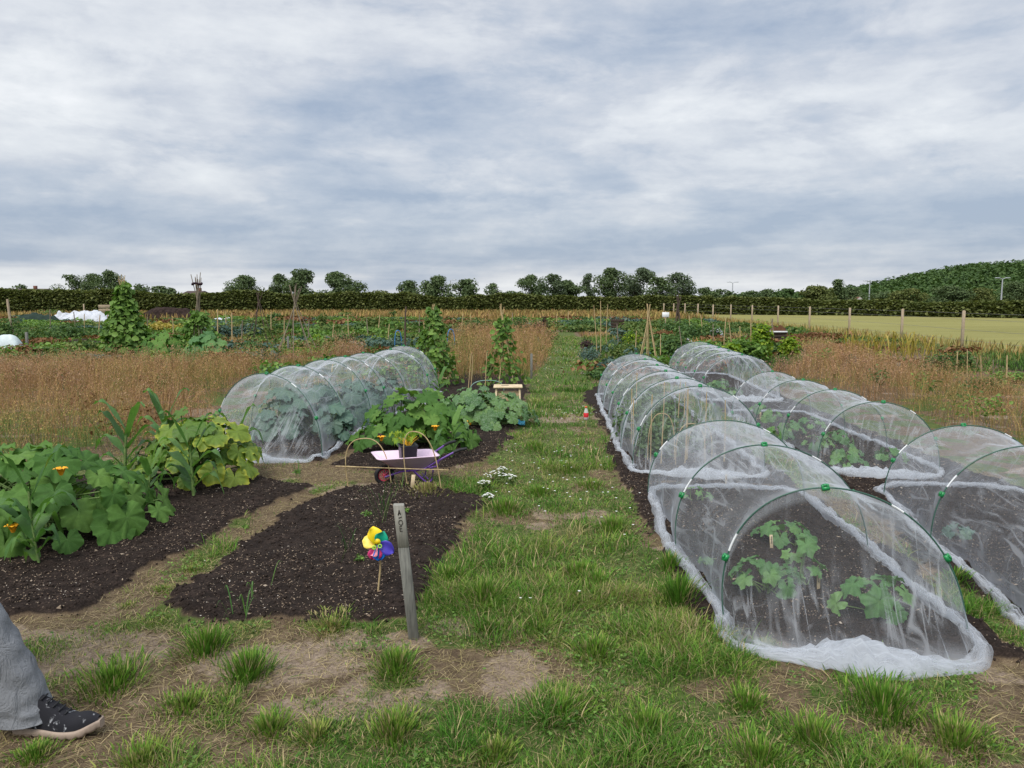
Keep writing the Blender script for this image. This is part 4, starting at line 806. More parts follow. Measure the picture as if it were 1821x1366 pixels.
for (lb, u, v, u2, v2, r, mt) in [('tall upright cane left of the path end group', 1068, 632, 1068, 535, .012, 'cane'), ('thin cane leaning against the tall cane by the path', 1062, 630, 1056, 543, .011, 'cane'), ('single cane standing right of the tall cane', 1078, 615, 1081, 541, .011, 'cane'),
    ('thick stake standing in the bushes at the left edge', 24, 600, 13, 532, .05, 'postwood'), ('upright cane in front of the long plant row', 388, 617, 387, 550, .02, 'cane'), ('cane beside the pale plant row', 413, 615, 412, 556, .02, 'cane'), ('cane with a rusty tint in the left bushes', 136, 598, 131, 555, .02, 'canegrey'),
    ('short cane in the left weeds', 150, 596, 150, 558, .015, 'cane'), ('slim pale cane in front of the courgettes', 863, 712, 866, 626, .007, 'cane'), ('cane at the left of the bean wigwam by the path', 832, 700, 838, 628, .007, 'cane'), ('second slim cane next to the bean wigwam by the path', 836, 702, 841, 632, .007, 'cane'),
    ('dark garden stand post between the blue hoops', 721, 622, 722, 545, .03, 'canedark'), ('leaning cane against the bean covered row', 776, 690, 752, 570, .008, 'cane'), ('cane in the right hand allotment at the frame edge', 1790, 690, 1791, 632, .014, 'cane'), ('cane in front of the green shrub at right', 1700, 668, 1703, 625, .012, 'cane'), ('cane before the yellow climbing beans', 1287, 645, 1291, 565, .012, 'cane'), ('yellowed cane in the climbing beans', 1303, 640, 1296, 570, .012, 'cane')]:
    p = G(u, v); lone_cane(lb, base(*p), AT(u2, v2, p[1] + .02), r, mt)
for i, (u, v, h) in enumerate([(90, 600, 50), (175, 600, 40), (195, 596, 48), (262, 600, 36), (308, 600, 34), (402, 590, 36), (430, 610, 40), (483, 600, 45), (505, 618, 50), (548, 612, 44), (590, 612, 36), (620, 600, 40), (655, 600, 34), (672, 590, 30), (690, 612, 36), (745, 600, 40), (820, 598, 40), (838, 590, 30), (912, 600, 44), (990, 584, 26), (1010, 576, 22), (1100, 620, 44), (1130, 640, 52), (1175, 640, 46), (1215, 640, 60), (1228, 600, 40), (1250, 596, 36), (1270, 626, 50), (1318, 640, 60), (1335, 636, 66), (1640, 664, 44), (1720, 672, 50), (1745, 676, 44), (1770, 690, 50)]):
    p = G(u, v); lone_cane('thin garden cane standing among the far crops', base(*p), AT(u + R.normal(0, 3), v - h, p[1] + .02), .012 * p[1] / 20, 'cane' if i % 3 else 'canegrey', group='thin canes among the far crops')
sp_ = thing('squash_patch', 'x', 'plant', (0, 0, 0)); bpy.data.objects.remove(sp_)
squash_plant('squash_plant', 'dark squash plant between the two left wigwams', tuple(G(293, 634)), 1.9, 1.5, .62, 46, .46, 'squash', 'squash', 3)
squash_plant('squash_plant', 'broad bright leaves at the foot of the ringed wigwam', tuple(G(365, 640)), 1.25, .9, .75, 26, .40, 'cucumber', 'squash', 2)

# ------------------------------------------------------------------ mid-distance plants (each a thing)
BUSH = [('leafy_bush', 'dark leafy bush behind the grey stub post', 60, 612, 110, 52, 'bush', .10, 900), ('leafy_bush', 'dense dark bush in front of the white fleece', 120, 606, 90, 40, 'bush', .12, 800), ('potato_plants', 'low green growth left of the bean tower', 180, 606, 60, 28, 'bush', .11, 400),
 ('leafy_bush', 'bush at the left edge behind the pale cloche', 15, 600, 60, 45, 'bush', .13, 500), ('leafy_bush', 'feathery green plants before the hedge on the left', 85, 566, 70, 20, 'midgreen', .25, 350), ('leafy_bush', 'small green tree shaped bush near the dark heap', 178, 566, 24, 22, 'midgreen', .25, 200), ('corn_patch', 'pale yellow grasses before the dark heap', 290, 592, 75, 24, 'gold', .18, 400),
 ('kale_row', 'blue green kale row behind the ringed wigwam', 400, 602, 60, 30, 'bluegreen', .14, 600), ('kale_row', 'second blue green row beside the upright canes', 440, 600, 60, 30, 'bluegreen', .14, 600), ('leafy_bush', 'light green plants under the dark stick wigwam', 470, 596, 50, 28, 'midgreen', .13, 450), ('leafy_bush', 'dark green bush below the dark stick wigwam', 447, 632, 60, 30, 'bush', .09, 800), ('leafy_bush', 'round dark bush before the hedge', 490, 572, 30, 18, 'bush', .25, 300),
 ('leafy_bush', 'yellow green flowering bush in the middle plots', 567, 614, 36, 22, 'lime', .09, 450), ('leafy_bush', 'spreading dark green plant right of the yellow bush', 608, 614, 50, 25, 'bush', .12, 600), ('leafy_bush', 'light green shrub before the rusty weeds', 573, 585, 18, 36, 'midgreen', .14, 250), ('leafy_bush', 'low green plants before the wide wigwam', 500, 625, 60, 18, 'midgreen', .10, 350), ('leafy_bush', 'yellowish lettuce patch by the wide wigwam', 545, 628, 40, 14, 'lime', .09, 250),
 ('leafy_bush', 'small bush below the left hedge fence', 615, 567, 40, 14, 'midgreen', .3, 200), ('leafy_bush', 'green clump behind the blue hoops', 660, 582, 60, 24, 'midgreen', .17, 350), ('leafy_bush', 'dark clump left of the blue hoops', 640, 590, 30, 20, 'bush', .15, 250), ('leafy_bush', 'low yellow green weeds behind the long tunnel', 680, 610, 60, 14, 'lime', .1, 300), ('leafy_bush', 'small green bush far behind the long tunnel', 697, 566, 20, 14, 'bush', .3, 150),
 ('leafy_bush', 'large dark green bush left of the path canes', 850, 592, 66, 30, 'bush', .14, 900), ('leafy_bush', 'low spreading bush beside the second blue hoop', 820, 596, 40, 16, 'bluegreen', .12, 350), ('leafy_bush', 'asparagus like fern clump left of the path', 925, 598, 46, 44, 'bush', .10, 900), ('purple_shrub', 'small purple leaved shrub beside the path', 955, 594, 24, 24, 'purple', .09, 400), ('leafy_bush', 'narrow dark conifer shaped shrub by the path', 966, 586, 14, 28, 'purple', .09, 300), ('leafy_bush', 'green clump right of the purple shrub', 978, 604, 40, 22, 'midgreen', .09, 500),
 ('rust_weeds', 'rusty dock weeds left of the wooden stake', 880, 640, 50, 22, 'rust', .07, 500), ('rust_weeds', 'rusty brown weeds across the middle plots', 640, 578, 90, 16, 'rust', .2, 400), ('rust_weeds', 'brown weed bank near the far canes', 520, 572, 70, 12, 'rust', .25, 300), ('rust_weeds', 'reddish weeds behind the ringed wigwam', 420, 566, 90, 10, 'rust', .3, 300), ('rust_weeds', 'reddish weeds right of the bean row', 790, 582, 70, 16, 'rust', .2, 300),
 ('leafy_bush', 'dark leafy clump at the end of the path', 1038, 588, 60, 28, 'bush', .14, 800), ('leafy_bush', 'green and white leafy clump right of the path end', 1120, 598, 80, 28, 'midgreen', .13, 800), ('leafy_bush', 'tall lime leafed bean plant behind the canes', 1123, 616, 30, 34, 'lime', .10, 350), ('lavender_bush', 'purplish lavender bush right of the path', 1042, 622, 34, 26, 'purple', .05, 500), ('lavender_bush', 'grey green herb bush right of the path', 1048, 640, 50, 24, 'bluegreen', .05, 700), ('lavender_bush', 'blue tinged herb bush between the canes', 1092, 622, 30, 22, 'bluegreen', .05, 500),
 ('kale_row', 'netted blue cabbages beside the path', 1085, 662, 56, 32, 'bluegreen', .10, 900), ('leafy_bush', 'strawberry like leaves at the edge of the path', 1068, 674, 60, 24, 'bush', .08, 700), ('kale_row', 'blue cabbages under the leaning cane bundle', 1140, 656, 60, 26, 'bluegreen', .10, 700), ('leafy_bush', 'green leaves behind the cabbage bed', 1110, 636, 50, 26, 'midgreen', .08, 500),
 ('potato_plants', 'broad dark leafy bed right of the cane bundle', 1200, 634, 90, 44, 'bush', .10, 1300), ('potato_plants', 'dark green potato tops behind the net scrap', 1240, 604, 90, 36, 'bush', .13, 1200), ('potato_plants', 'lush green bed below the white net scrap', 1255, 640, 80, 40, 'bean', .11, 1100), ('leafy_bush', 'green bed below the forked sticks', 1200, 596, 80, 30, 'bush', .15, 700), ('rust_weeds', 'bronze seeding weeds right of the cane bundle', 1180, 602, 40, 20, 'rust', .1, 300),
 ('climbing_bean', 'bright lime climbing beans left of the dark bin', 1300, 648, 50, 46, 'lime', .10, 900), ('climbing_bean', 'tall lime climbing beans with a pointed top', 1352, 640, 44, 84, 'lime', .11, 1400), ('climbing_bean', 'green climbing beans filling the frame at right', 1330, 646, 90, 52, 'bean', .11, 1500), ('climbing_bean', 'bright bean leaves at the right end of the bean frame', 1405, 634, 36, 42, 'lime', .10, 700), ('leafy_bush', 'dark bush between the two lime bean plants', 1380, 632, 40, 30, 'bush', .10, 600),
 ('leafy_bush', 'round dark shrub in the right hand meadow', 1668, 672, 56, 48, 'bush', .07, 1100), ('leafy_bush', 'second dark shrub touching the round one', 1705, 662, 44, 44, 'bush', .07, 800), ('leafy_bush', 'low green vegetables at the right edge', 1765, 700, 80, 30, 'bush', .06, 1000), ('leafy_bush', 'bright green vegetables behind the low ones at right', 1800, 680, 60, 24, 'bean', .07, 600), ('leafy_bush', 'small bush against the fence in the meadow', 1490, 620, 22, 22, 'midgreen', .09, 250),
 ('leafy_bush', 'pale green onion clump in the right meadow', 1562, 648, 18, 28, 'lime', .08, 250), ('leafy_bush', 'grey green thistle clump in the right meadow', 1513, 652, 20, 26, 'bluegreen', .06, 250), ('leafy_bush', 'dark green thistle in the left meadow', 111, 695, 12, 40, 'bluegreen', .05, 160)]
for nm, lb, u, v, w, h, mt, lf, n in BUSH: bush(nm, lb, 'plant', u, v, w, h, mt, lf, n)
rr_ = np.random.default_rng(77); groups = {'bush': MB(), 'midgreen': MB(), 'bean': MB(), 'rust': MB(), 'bluegreen': MB()}; keys = ['bush', 'midgreen', 'midgreen', 'bean', 'bean', 'rust', 'bluegreen']
for i in range(520):
    Y_ = 15 + 48 * rr_.random() ** 1.25; X_ = (rr_.random() * 2 - 1) * (Y_ * .70)
    a_ = np.array([X_]); b_ = np.array([Y_])
    if X_ > 13.8 or sdist(a_, b_, MEADOW_L)[0] > -.3 or sdist(a_, b_, MEADOW_R)[0] > -.2 or sdist(a_, b_, MEADOW_C)[0] > -.2 or sdist(a_, b_, PATH)[0] > -.5 or soilmask(a_, b_)[0] > .1: continue
    ln_ = rr_.uniform(.5, 2.2) * (1 + Y_ / 50); k = keys[int(fbm(X_, Y_, 6, 2, 501) * 97) % 7] if rr_.random() < .7 else keys[rr_.integers(7)]
    if X_ > 6 and Y_ < 36:
        if rr_.random() < .5: continue
        k = 'rust' if rr_.random() < .7 else 'midgreen'
    mound(groups[k], (X_, Y_, 0), ln_, ln_ * rr_.uniform(.4, .9), rr_.uniform(.15, .48) * (1 if k != 'rust' else .8), int(110 * ln_), .07 + Y_ * .0028, 0, 5)
for i in range(70):
    md = (MEADOW_L, MEADOW_R)[i % 2]; X_ = rr_.uniform(*((-11, -2.5), (4.5, 12))[i % 2]); Y_ = rr_.uniform(8, 19)
    if sdist(np.array([X_]), np.array([Y_]), md)[0] < .3: continue
    ln_ = rr_.uniform(.3, .9); mound(groups[('midgreen', 'bean', 'rust', 'bush')[i % 4]], (X_, Y_, .1), ln_, ln_, rr_.uniform(.28, .5), int(130 * ln_), .06, 0, 5)
for k, g_ in groups.items():
    if g_.n: o = g_.build('undergrowth', M[k], None, smooth=False); tag(o, {'bush': 'low dark green crops across the far plots', 'midgreen': 'low mid green crops and weeds across the far plots', 'bean': 'low bright green crops across the far plots', 'rust': 'low rusty seeding weeds across the far plots', 'bluegreen': 'low blue green brassicas across the far plots'}[k], None, None, 'stuff')
def strap_clump(label, u, v, w, h, mat, n=26, wd=.02):
    x, y = G(u, v); k = y / F; z0 = base(x, y); t_ = thing('tall_grass_clump', label, 'plant', z0); mb = MB()
    for i in range(n): ribbon(mb, (x + R.normal(0, w * k * .22), y + R.normal(0, .15), z0[2]), R.random() * 6.28, h * k * R.uniform(.4, .75), wd, 1.5, R.uniform(.1, .7), 8)
    mb.build('leaves', M[mat], t_)
for a in [('golden arching grass near the fence', 1545, 640, 60, 52, 'gold', 34, .03), ('gold grass clump below the second fence post', 1610, 640, 60, 50, 'gold', 30, .03), ('tall yellow stalks before the dark shrub', 1655, 640, 20, 48, 'gold', 14, .03), ('yellow stalks left in the meadow below the fence', 1512, 632, 30, 44, 'gold', 20, .03), ('straw stalks before the courgette path bed', 900, 600, 40, 22, 'gold', 24, .03), ('long green leek leaves by the bean tower', 345, 648, 40, 34, 'cucumber', 22, .05)]: strap_clump(*a)
# small weeds and onions on the bare bed
for (lb, u, v, w, h, mt, n) in [('wispy green onion shoots behind the pinwheel', 678, 935, 34, 60, 'bush', 14), ('thin onion shoots at the left of the bare bed', 615, 1000, 16, 46, 'bush', 6), ('thin shoots near the tag', 712, 878, 10, 26, 'bush', 5), ('upright green shoots at the bed corner', 425, 1110, 70, 50, 'corn', 12), ('green weed in front of the left tunnel', 535, 842, 16, 26, 'corn', 8)]: strap_clump(lb, u, v, w, h * 1.2, mt, n, .006)
for (lb, u, v, s_) in [('small round weed near the pinwheel stick', 640, 1012, 22), ('little weed behind the yellow pinwheel blades', 652, 930, 22), ('small weed seedling beside the post', 722, 925, 10), ('weed in front of the tunnel gather', 530, 842, 20), ('small green weed on the strip between the beds', 438, 940, 14)]:
    bush('weed', lb, 'plant', u, v, s_, s_ * .5, 'bean', .022, 40)
for i, (u, v, w) in enumerate([(880, 858, 46), (862, 872, 30), (905, 862, 34), (868, 898, 26), (893, 848, 20)]):
    t_ = bush('daisy_clump', ['feverfew clump with small white flowers at the path edge', 'low white flowers left of the feverfew', 'white flowers spilling onto the path', 'white flowers by the corner of the bare bed', 'upper white flowers below the courgettes'][i], 'flower', u, v, w, 22, 'midgreen', .02, 160, flowers=('white_petal', 26, .010))
t_ = bush('poppy', 'single red poppy in the rusty meadow', 'flower', 278, 712, 7, 18, 'midgreen', .03, 12, flowers=('red_petal', 2, .035))
# daisies speckling the path
x, y = scatter(-.6, 3, 3.5, 26, 1500); ok = (sdist(x, y, PATH) > 0) & (fbm(x, y, 1.0, 3, 201) > .55); x, y = x[ok], y[ok]; mb = MB()
for p in zip(x, y):
    z = float(zg(*p)) + .05; s_ = .007 * (1 + p[1] * .06); mb.add([(p[0] + s_ * cos(a), p[1] + s_ * sin(a), z) for a in np.arange(5) * 1.257], [(0, 1, 2, 3, 4)])
o = mb.build('clover_flowers', M['white_petal'], None, smooth=False); tag(o, 'tiny white clover flowers dotted over the grass path', None, None, 'stuff')
# pale chips in the soil
n = 90000; x, y = scatter(-4.6, 4.4, 2.9, 10.5, n); sk_ = soilmask(x, y); ok = (R.random(n) < np.where(sk_ > .4, .15 + .9 * sm(fbm(x, y, .5, 3, 221), .35, .65), .12 + .3 * sk_)) & (np.abs(x) < y * .7 + .5); x, y = x[ok], y[ok]; m = len(x); z = zg(x, y) + .004
s_ = R.uniform(.001, .0033, m) * (1 + 1.2 * (R.random(m) < .06)) * (.75 + y * .05); a = R.random(m) * 6.28; c = np.stack([x, y, z], -1); d1 = np.stack([np.cos(a), np.sin(a), R.normal(0, .3, m)], -1) * s_[:, None] * R.uniform(1, 3, m)[:, None]; d2 = np.stack([-np.sin(a), np.cos(a), R.normal(0, .5, m)], -1) * s_[:, None]
V = np.stack([c - d1, c + d2 * .8, c + d1, c - d2, c + (0, 0, .003)], 1).reshape(-1, 3); b = (np.arange(m) * 5)[:, None]
T_ = np.concatenate([b + np.array(q) for q in ((0, 1, 4), (1, 2, 4), (2, 3, 4), (3, 0, 4))]); A = np.zeros((len(V), 3)); A[:, 2] = np.repeat(R.random(m), 5)
M['chips'] = foliage('wood_chips', [(.15, (.07, .045, .03)), (.5, (.20, .145, .10)), (.85, (.30, .235, .17)), (.985, (.56, .52, .46))], .9, .0)
me = mesh_from('wood_chips', V, [T_], A, [M['chips']]); o = bpy.data.objects.new('wood_chips', me); COL.objects.link(o); tag(o, 'pale wood chips and grit scattered in the dark soil', None, None, 'stuff')
# soil clods
n = 20000; x, y = scatter(-4, 4.3, 3, 8.5, n); ok = (soilmask(x, y) > .12) & (np.abs(x) < y * .7 + .5); x, y = x[ok], y[ok]; m = len(x)
oc = np.array([(1, 0, 0), (-1, 0, 0), (0, 1, 0), (0, -1, 0), (0, 0, 1), (0, 0, -1)], float); s_ = R.uniform(.004, .013, m)
V = (np.stack([x, y, zg(x, y) + .002], -1)[:, None] + oc[None] * s_[:, None, None] * R.uniform(.6, 1.3, (m, 6, 1))).reshape(-1, 3); b = (np.arange(m) * 6)[:, None]
T_ = np.concatenate([b + np.array(q) for q in ((0, 2, 4), (2, 1, 4), (1, 3, 4), (3, 0, 4), (2, 0, 5), (1, 2, 5), (3, 1, 5), (0, 3, 5))])
M['clod'] = plain('soil_clod', (.030, .022, .018), .95, .1, .4, 40); me = mesh_from('soil_clods', V, [T_], None, [M['clod']]); o = bpy.data.objects.new('soil_clods', me); COL.objects.link(o); tag(o, 'crumbs of dark soil lying on the beds', None, None, 'stuff')

# ------------------------------------------------------------------ numbered post
pb = base(*G(736, 1133)); tp = AT(709, 897, pb[1] - .06); ln = ((tp[0] - pb[0]) / (tp[2] - pb[2]), (tp[1] - pb[1]) / (tp[2] - pb[2])); PHt = tp[2] - pb[2]
t_ = thing('numbered_post', 'leaning grey wooden post with pencilled letters beside the pinwheel', 'post', pb)
def pos_(z, dx=0, dy=0): return (pb[0] + ln[0] * z + dx, pb[1] + ln[1] * z + dy, pb[2] + z)
zc = PHt - .205
mb = MB(); mb.box(pos_((zc - .1) / 2), (.049, .042, zc + .1), .12, 0, .002, tilt=ln); mb.build('shaft', M['greywood'], t_, smooth=False)
mb = MB(); mb.box(pos_((PHt + zc) / 2), (.0495, .0425, PHt - zc), .12, 0, .002, tilt=ln); mb.build('dry_top', M['greylight'], t_, smooth=False)
mb = MB()
def stroke(x0, z0_, x1, z1_, w=.0030):
    a = math.atan2(z1_ - z0_, x1 - x0); L = math.hypot(x1 - x0, z1_ - z0_) / 2; nx_, nz_ = -sin(a) * w / 2, cos(a) * w / 2; c_ = ((x0 + x1) / 2, (z0_ + z1_) / 2); V = []
    for sy in (-.0228, -.0205):
        for (p, q) in ((-1, -1), (1, -1), (1, 1), (-1, 1)):
            dx = c_[0] + cos(a) * L * p + nx_ * q; zz_ = PHt + c_[1] + sin(a) * L * p + nz_ * q; cz = pos_(zz_); V.append((cz[0] + dx * cos(.12) - sy * sin(.12), cz[1] + dx * sin(.12) + sy * cos(.12) - .0003, cz[2]))
    mb.add(V, [(0, 1, 2, 3), (4, 7, 6, 5), (0, 4, 5, 1), (1, 5, 6, 2), (2, 6, 7, 3), (3, 7, 4, 0)])
stroke(-.007, -.046, 0, -.022, .004); stroke(0, -.022, .004, -.044, .004); stroke(-.005, -.038, .003, -.037)
stroke(-.006, -.060, .0, -.058, .004); stroke(.0, -.058, .008, -.054)
for k in range(12):
    a = k * pi / 6; b_ = a + pi / 6; stroke(.001 + .009 * cos(a), -.082 + .012 * sin(a), .001 + .009 * cos(b_), -.082 + .012 * sin(b_))
stroke(-.006, -.100, -.006, -.124); stroke(-.006, -.100, .004, -.0995); stroke(-.006, -.111, .004, -.1105); stroke(-.006, -.124, .005, -.123)
mb.build('lettering', M['pencil'], t_, smooth=False)

# ------------------------------------------------------------------ pinwheel
def cmat(n, c): M[n] = plain(n, c, .4, .4, .05, 5, bstr=.02)
for n_, c_ in (('petal_yellow', (.85, .60, .01)), ('petal_lemon', (.88, .68, .12)), ('petal_green', (.005, .33, .20)), ('petal_violet', (.07, .05, .42)), ('petal_blue', (.01, .16, .62)), ('petal_pink', (.70, .06, .22)), ('petal_rose', (.80, .30, .36)), ('petal_lime', (.35, .70, .08))): cmat(n_, c_)
wb = base(*G(671, 1063)); hub = AT(672, 968, wb[1] - .03); t_ = thing('pinwheel', 'toy pinwheel with rainbow coloured blades on a wooden stick', 'pinwheel', wb)
mb = MB(); mb.tube([(wb[0], wb[1], wb[2] - .05), (wb[0] + .02, wb[1] - .01, wb[2] + .12), (hub[0] + .012, hub[1] + .02, hub[2] - .02)], .0052, 8); mb.build('stick', M['cane'], t_)
s1 = .100
for k, (mt, ang, ln_, cv_) in enumerate([('petal_yellow', 88, 1.0, .6), ('petal_lemon', 140, .82, .5), ('petal_rose', 215, .62, .5), ('petal_pink', 262, .85, -.4), ('petal_blue', 300, .85, -.7), ('petal_violet', 3, .95, -.8), ('petal_green', 45, .82, .7)]):
    a0 = radians(ang); g = np.zeros((12, 7, 3))
    for i in range(12):
        q = i / 11; wdt = .037 * min(1, .25 + q * 1.7) * (1 - .85 * max(0, (q - .68) / .32) ** 1.3); 
        for j in range(7):
            s_ = (j / 6 - .5) * 2; aa = a0 + cv_ * .55 * q; rr = s1 * ln_ * q; y_ = -.012 * sin(pi * q) - .020 * max(0, s_ * np.sign(cv_)) - .006 * s_
            g[i, j] = hub + np.array((rr * cos(aa) - s_ * wdt * sin(aa), y_ - .002 * k, rr * sin(aa) + s_ * wdt * cos(aa)))
    mb = MB(); mb.grid(g); o = mb.build('blade', M[mt], t_); sol = o.modifiers.new('thick', 'SOLIDIFY'); sol.thickness = .0008
for (dx, dz, mt) in ((-.012, -.004, 'petal_lime'), (.018, .004, 'petal_lime'), (.006, .028, 'petal_yellow')):
    mb = MB(); a = np.arange(16) * 2 * pi / 16; c_ = hub + np.array((dx, -.042, dz)); rO, rI = (.012, .006) if mt == 'petal_lime' else (.016, .0)
    if rI: mb.grid(np.array([[c_ + np.array((r * cos(q), -w_, r * sin(q))) for r, w_ in ((rO, 0), (rO, .003), (rI, .003), (rI, 0))] for q in a]), closeu=True)
    else: mb.lathe((0, 0, 0), [(0, .004), (rO, .003), (rO, 0), (0, 0)]); v_ = mb.V[-1]; mb.V[-1] = np.stack([v_[:, 0], -v_[:, 2], v_[:, 1]], -1) + c_
    mb.build('hub', M[mt], t_)

# ------------------------------------------------------------------ wheelbarrow, pot, cane hoops
wl = base(*G(690, 862)); hd = AT(820, 797, wl[1] + .22); u_ = np.array((hd[0] - wl[0], hd[1] - wl[1])); u_ /= np.linalg.norm(u_); v_ = np.array((-u_[1], u_[0]))
t_ = thing('wheelbarrow', 'small pink and purple wheelbarrow carrying a potted plant', 'wheelbarrow', wl)
def wb_(a, b, z): return np.array((wl[0] + u_[0] * a + v_[0] * b, wl[1] + u_[1] * a + v_[1] * b, wl[2] + z))
def rect_ring(a0, a1, hb, z, r, hb2=None, n=5):
    pts = []; hb2 = hb if hb2 is None else hb2
    for (cx_, cy_, s0) in ((a1 - r, hb2 - r, 0), (a0 + r, hb - r, 90), (a0 + r, -hb + r, 180), (a1 - r, -hb2 + r, 270)):
        for k in range(n): q = radians(s0 + 90 * k / (n - 1)); pts.append(wb_(cx_ + r * cos(q), cy_ + r * sin(q), z(cx_ + r * cos(q)) if callable(z) else z))
    return np.array(pts)
zr = lambda a: .262 - .012 * a
rings = [rect_ring(-.115, .43, .19, lambda a: zr(a) - .008, .05, .17), rect_ring(-.12, .435, .195, zr, .05, .175), rect_ring(-.095, .41, .178, lambda a: zr(a) + .001, .045, .158), rect_ring(.06, .335, .10, .150, .04), rect_ring(.10, .31, .07, .146, .03), rect_ring(.19, .21, .008, .146, .003),
         ]
out_ = [rect_ring(.19, .21, .008, .141, .003), rect_ring(.055, .34, .105, .143, .04), rect_ring(-.10, .418, .184, lambda a: zr(a) - .010, .045, .162), rings[0]]
mb = MB(); mb.grid(np.array(out_[:3] + rings).transpose(1, 0, 2), closeu=True); mb.build('tray', M['pink'], t_)
mb = MB()
for s_ in (-1, 1):
    mb.tube([wb_(-.03, .035 * s_, .075), wb_(.10, .08 * s_, .125), wb_(.30, .10 * s_, .135), wb_(.40, .135 * s_, .20), wb_(.56, .17 * s_, .285)], .009, 8)
    mb.tube([wb_(.20, .085 * s_, .13), wb_(.30, .10 * s_, .03), wb_(.33, .11 * s_, .012), wb_(.36, .12 * s_, .04), wb_(.375, .12 * s_, .12), wb_(.355, .12 * s_, .15), wb_(.32, .11 * s_, .155)], .008, 8)
    mb.tube([wb_(.345, .12 * s_, .15), wb_(.40, .14 * s_, .16), wb_(.42, .15 * s_, .215)], .007, 8)
mb.tube([wb_(.33, -.11, .05), wb_(.33, .11, .05)], .006, 6); mb.build('frame', M['violet'], t_)
for s_ in (-1, 1): mb = MB(); mb.tube([wb_(.545, .168 * s_, .279), wb_(.60, .178 * s_, .300), wb_(.66, .186 * s_, .308)], [.014, .015, .013], 8); mb.build('grip', M['black'], t_)
wc = wb_(-.03, 0, .085); whl = thing('wheel', None, None, (0, 0, 0)); whl.parent = t_; whl['org'] = t_['org']
def wheelring(mb, r, tr_, n=28, m_=8):
    P = np.array([[wc + np.append(u_ * ((r + tr_ * cos(b)) * cos(a)), 0) + np.array((0, 0, (r + tr_ * cos(b)) * sin(a))) + np.append(v_ * tr_ * 1.25 * sin(b), 0) for b in np.arange(m_ + 1) * 2 * pi / m_] for a in np.arange(n) * 2 * pi / n]); mb.grid(P, closeu=True)
mb = MB(); wheelring(mb, .070, .018); mb.build('tyre', M['black'], whl)
mb = MB(); wheelring(mb, .050, .005); mb.tube([wc - np.append(v_ * .03, 0), wc + np.append(v_ * .03, 0)], .012, 10)
for k in range(10): a = k * pi / 5; d_ = np.append(u_ * cos(a), sin(a)); mb.tube([wc + d_ * .01, wc + d_ * .05], .0035, 5, cap=False)
mb.build('rim', M['redspoke'], whl)
pc = wb_(.175, -.02, .165); t_ = thing('potted_chard', 'square black pot of yellow stemmed chard standing in the pink barrow', 'potted plant', tuple(pc))
mb = MB()
def sq(h_, z, r=.012): 
    pts = []
    for (sx, sy, s0) in ((1, 1, 0), (-1, 1, 90), (-1, -1, 180), (1, -1, 270)):
        for k in range(3): q = radians(s0 + 45 * k); pts.append(pc + np.append(u_ * (sx * (h_ - r) + r * cos(q)) + v_ * (sy * (h_ - r) + r * sin(q)), z))
    return np.array(pts)
mb.grid(np.array([sq(.002, 0, .001), sq(.063, 0), sq(.072, .165), sq(.078, .167), sq(.078, .182), sq(.074, .183), sq(.070, .16), sq(.002, .16, .001)]).transpose(1, 0, 2), closeu=True); mb.build('pot', M['pot'], t_)
lv = MB(); st = MB(); M['ystem'] = plain('yellow_stem', (.65, .38, .03), .5, .3, .15)
for i in range(13):
    a = i * 2.4; q = R.uniform(.03, .13); b0 = pc + np.array((R.normal(0, .012), R.normal(0, .012), .155)); p1 = b0 + np.array((q * cos(a), q * sin(a), R.uniform(.05, .12)))
    st.tube([b0, (b0 + p1) / 2 + (0, 0, .012), p1], [.005, .0045, .003], 6, cap=False); ribbon(lv, p1, a, .12 * R.uniform(.7, 1.2), .075, .45, .5, 9, .3, .2)
lv.build('leaves', M['lime'], t_); st.build('stem', M['ystem'], t_)
for lb, fl, tpx, fr in [('bent cane hoop left of the black pot', (619, 864), (645, 780), (696, 868)), ('bent cane hoop in front of the black pot', (724, 870), (740, 768), (785, 875))]:
    a = G(*fl); b = G(*fr); A_ = base(*a); B_ = base(*b); T_p = AT(tpx[0], tpx[1], (a[1] + b[1]) / 2); hoopcane(lb, A_, tuple(T_p), B_, .0048)
ya = G(619, 864)[1] - .01; yb = G(785, 875)[1] - .02; a = AT(597, 829, ya); b = AT(798, 836, yb); mb = MB(); cane(mb, a, b, .0045, bend=.002); o = mb.build('bamboo_cane', M['cane'], None, loc=tuple(a)); tag(o, 'thin cane tied level across the two bent cane hoops', 'cane')

# ------------------------------------------------------------------ stool, blue sheet, bottle
sx_, sy_ = G(906, 748); b = base(sx_, sy_); t_ = thing('wooden_stool', 'pale pine step stool beside the courgettes', 'stool', b); k = b[1] / F; w = 52 * k; h = 54 * k
mb = MB(); mb.box((b[0] - .02, b[1] + .12, b[2] + h), (w, .30, .022), 0, 0, .004); mb.build('seat', M['palewood'], t_, smooth=False)
mb = MB(); mb.box((b[0] - .06, b[1] + .12, b[2] + h + .0135), (.10, .028, .003), 0, 0, .001); mb.build('hand_slot', M['pencil'], t_, smooth=False)
for s_ in (-1, 1):
    mb = MB(); x_ = b[0] - .02 + s_ * (w / 2 - .03); 
    for fy in (.0, .24): mb.box((x_, b[1] + fy, b[2] + h / 2 - .006), (.022, .045, h - .012), 0, 0, .003, tilt=(s_ * -.06, .0 if fy else .12))
    mb.box((x_, b[1] + .12, b[2] + h * .62), (.018, .19, h * .5), 0, 0, .003); mb.build('leg', M['palewood'], t_, smooth=False)
mb = MB(); mb.box((b[0] - .02, b[1] - .02, b[2] + h * .42), (w - .07, .12, .02), 0, 0, .003); mb.box((b[0] - .02, b[1] + .05, b[2] + h * .70), (w - .09, .015, h * .34), 0, 0, .003); mb.build('step', M['palewood'], t_, smooth=False)
a = at(893, 752, .03); P = np.zeros((26, 10, 3)); 
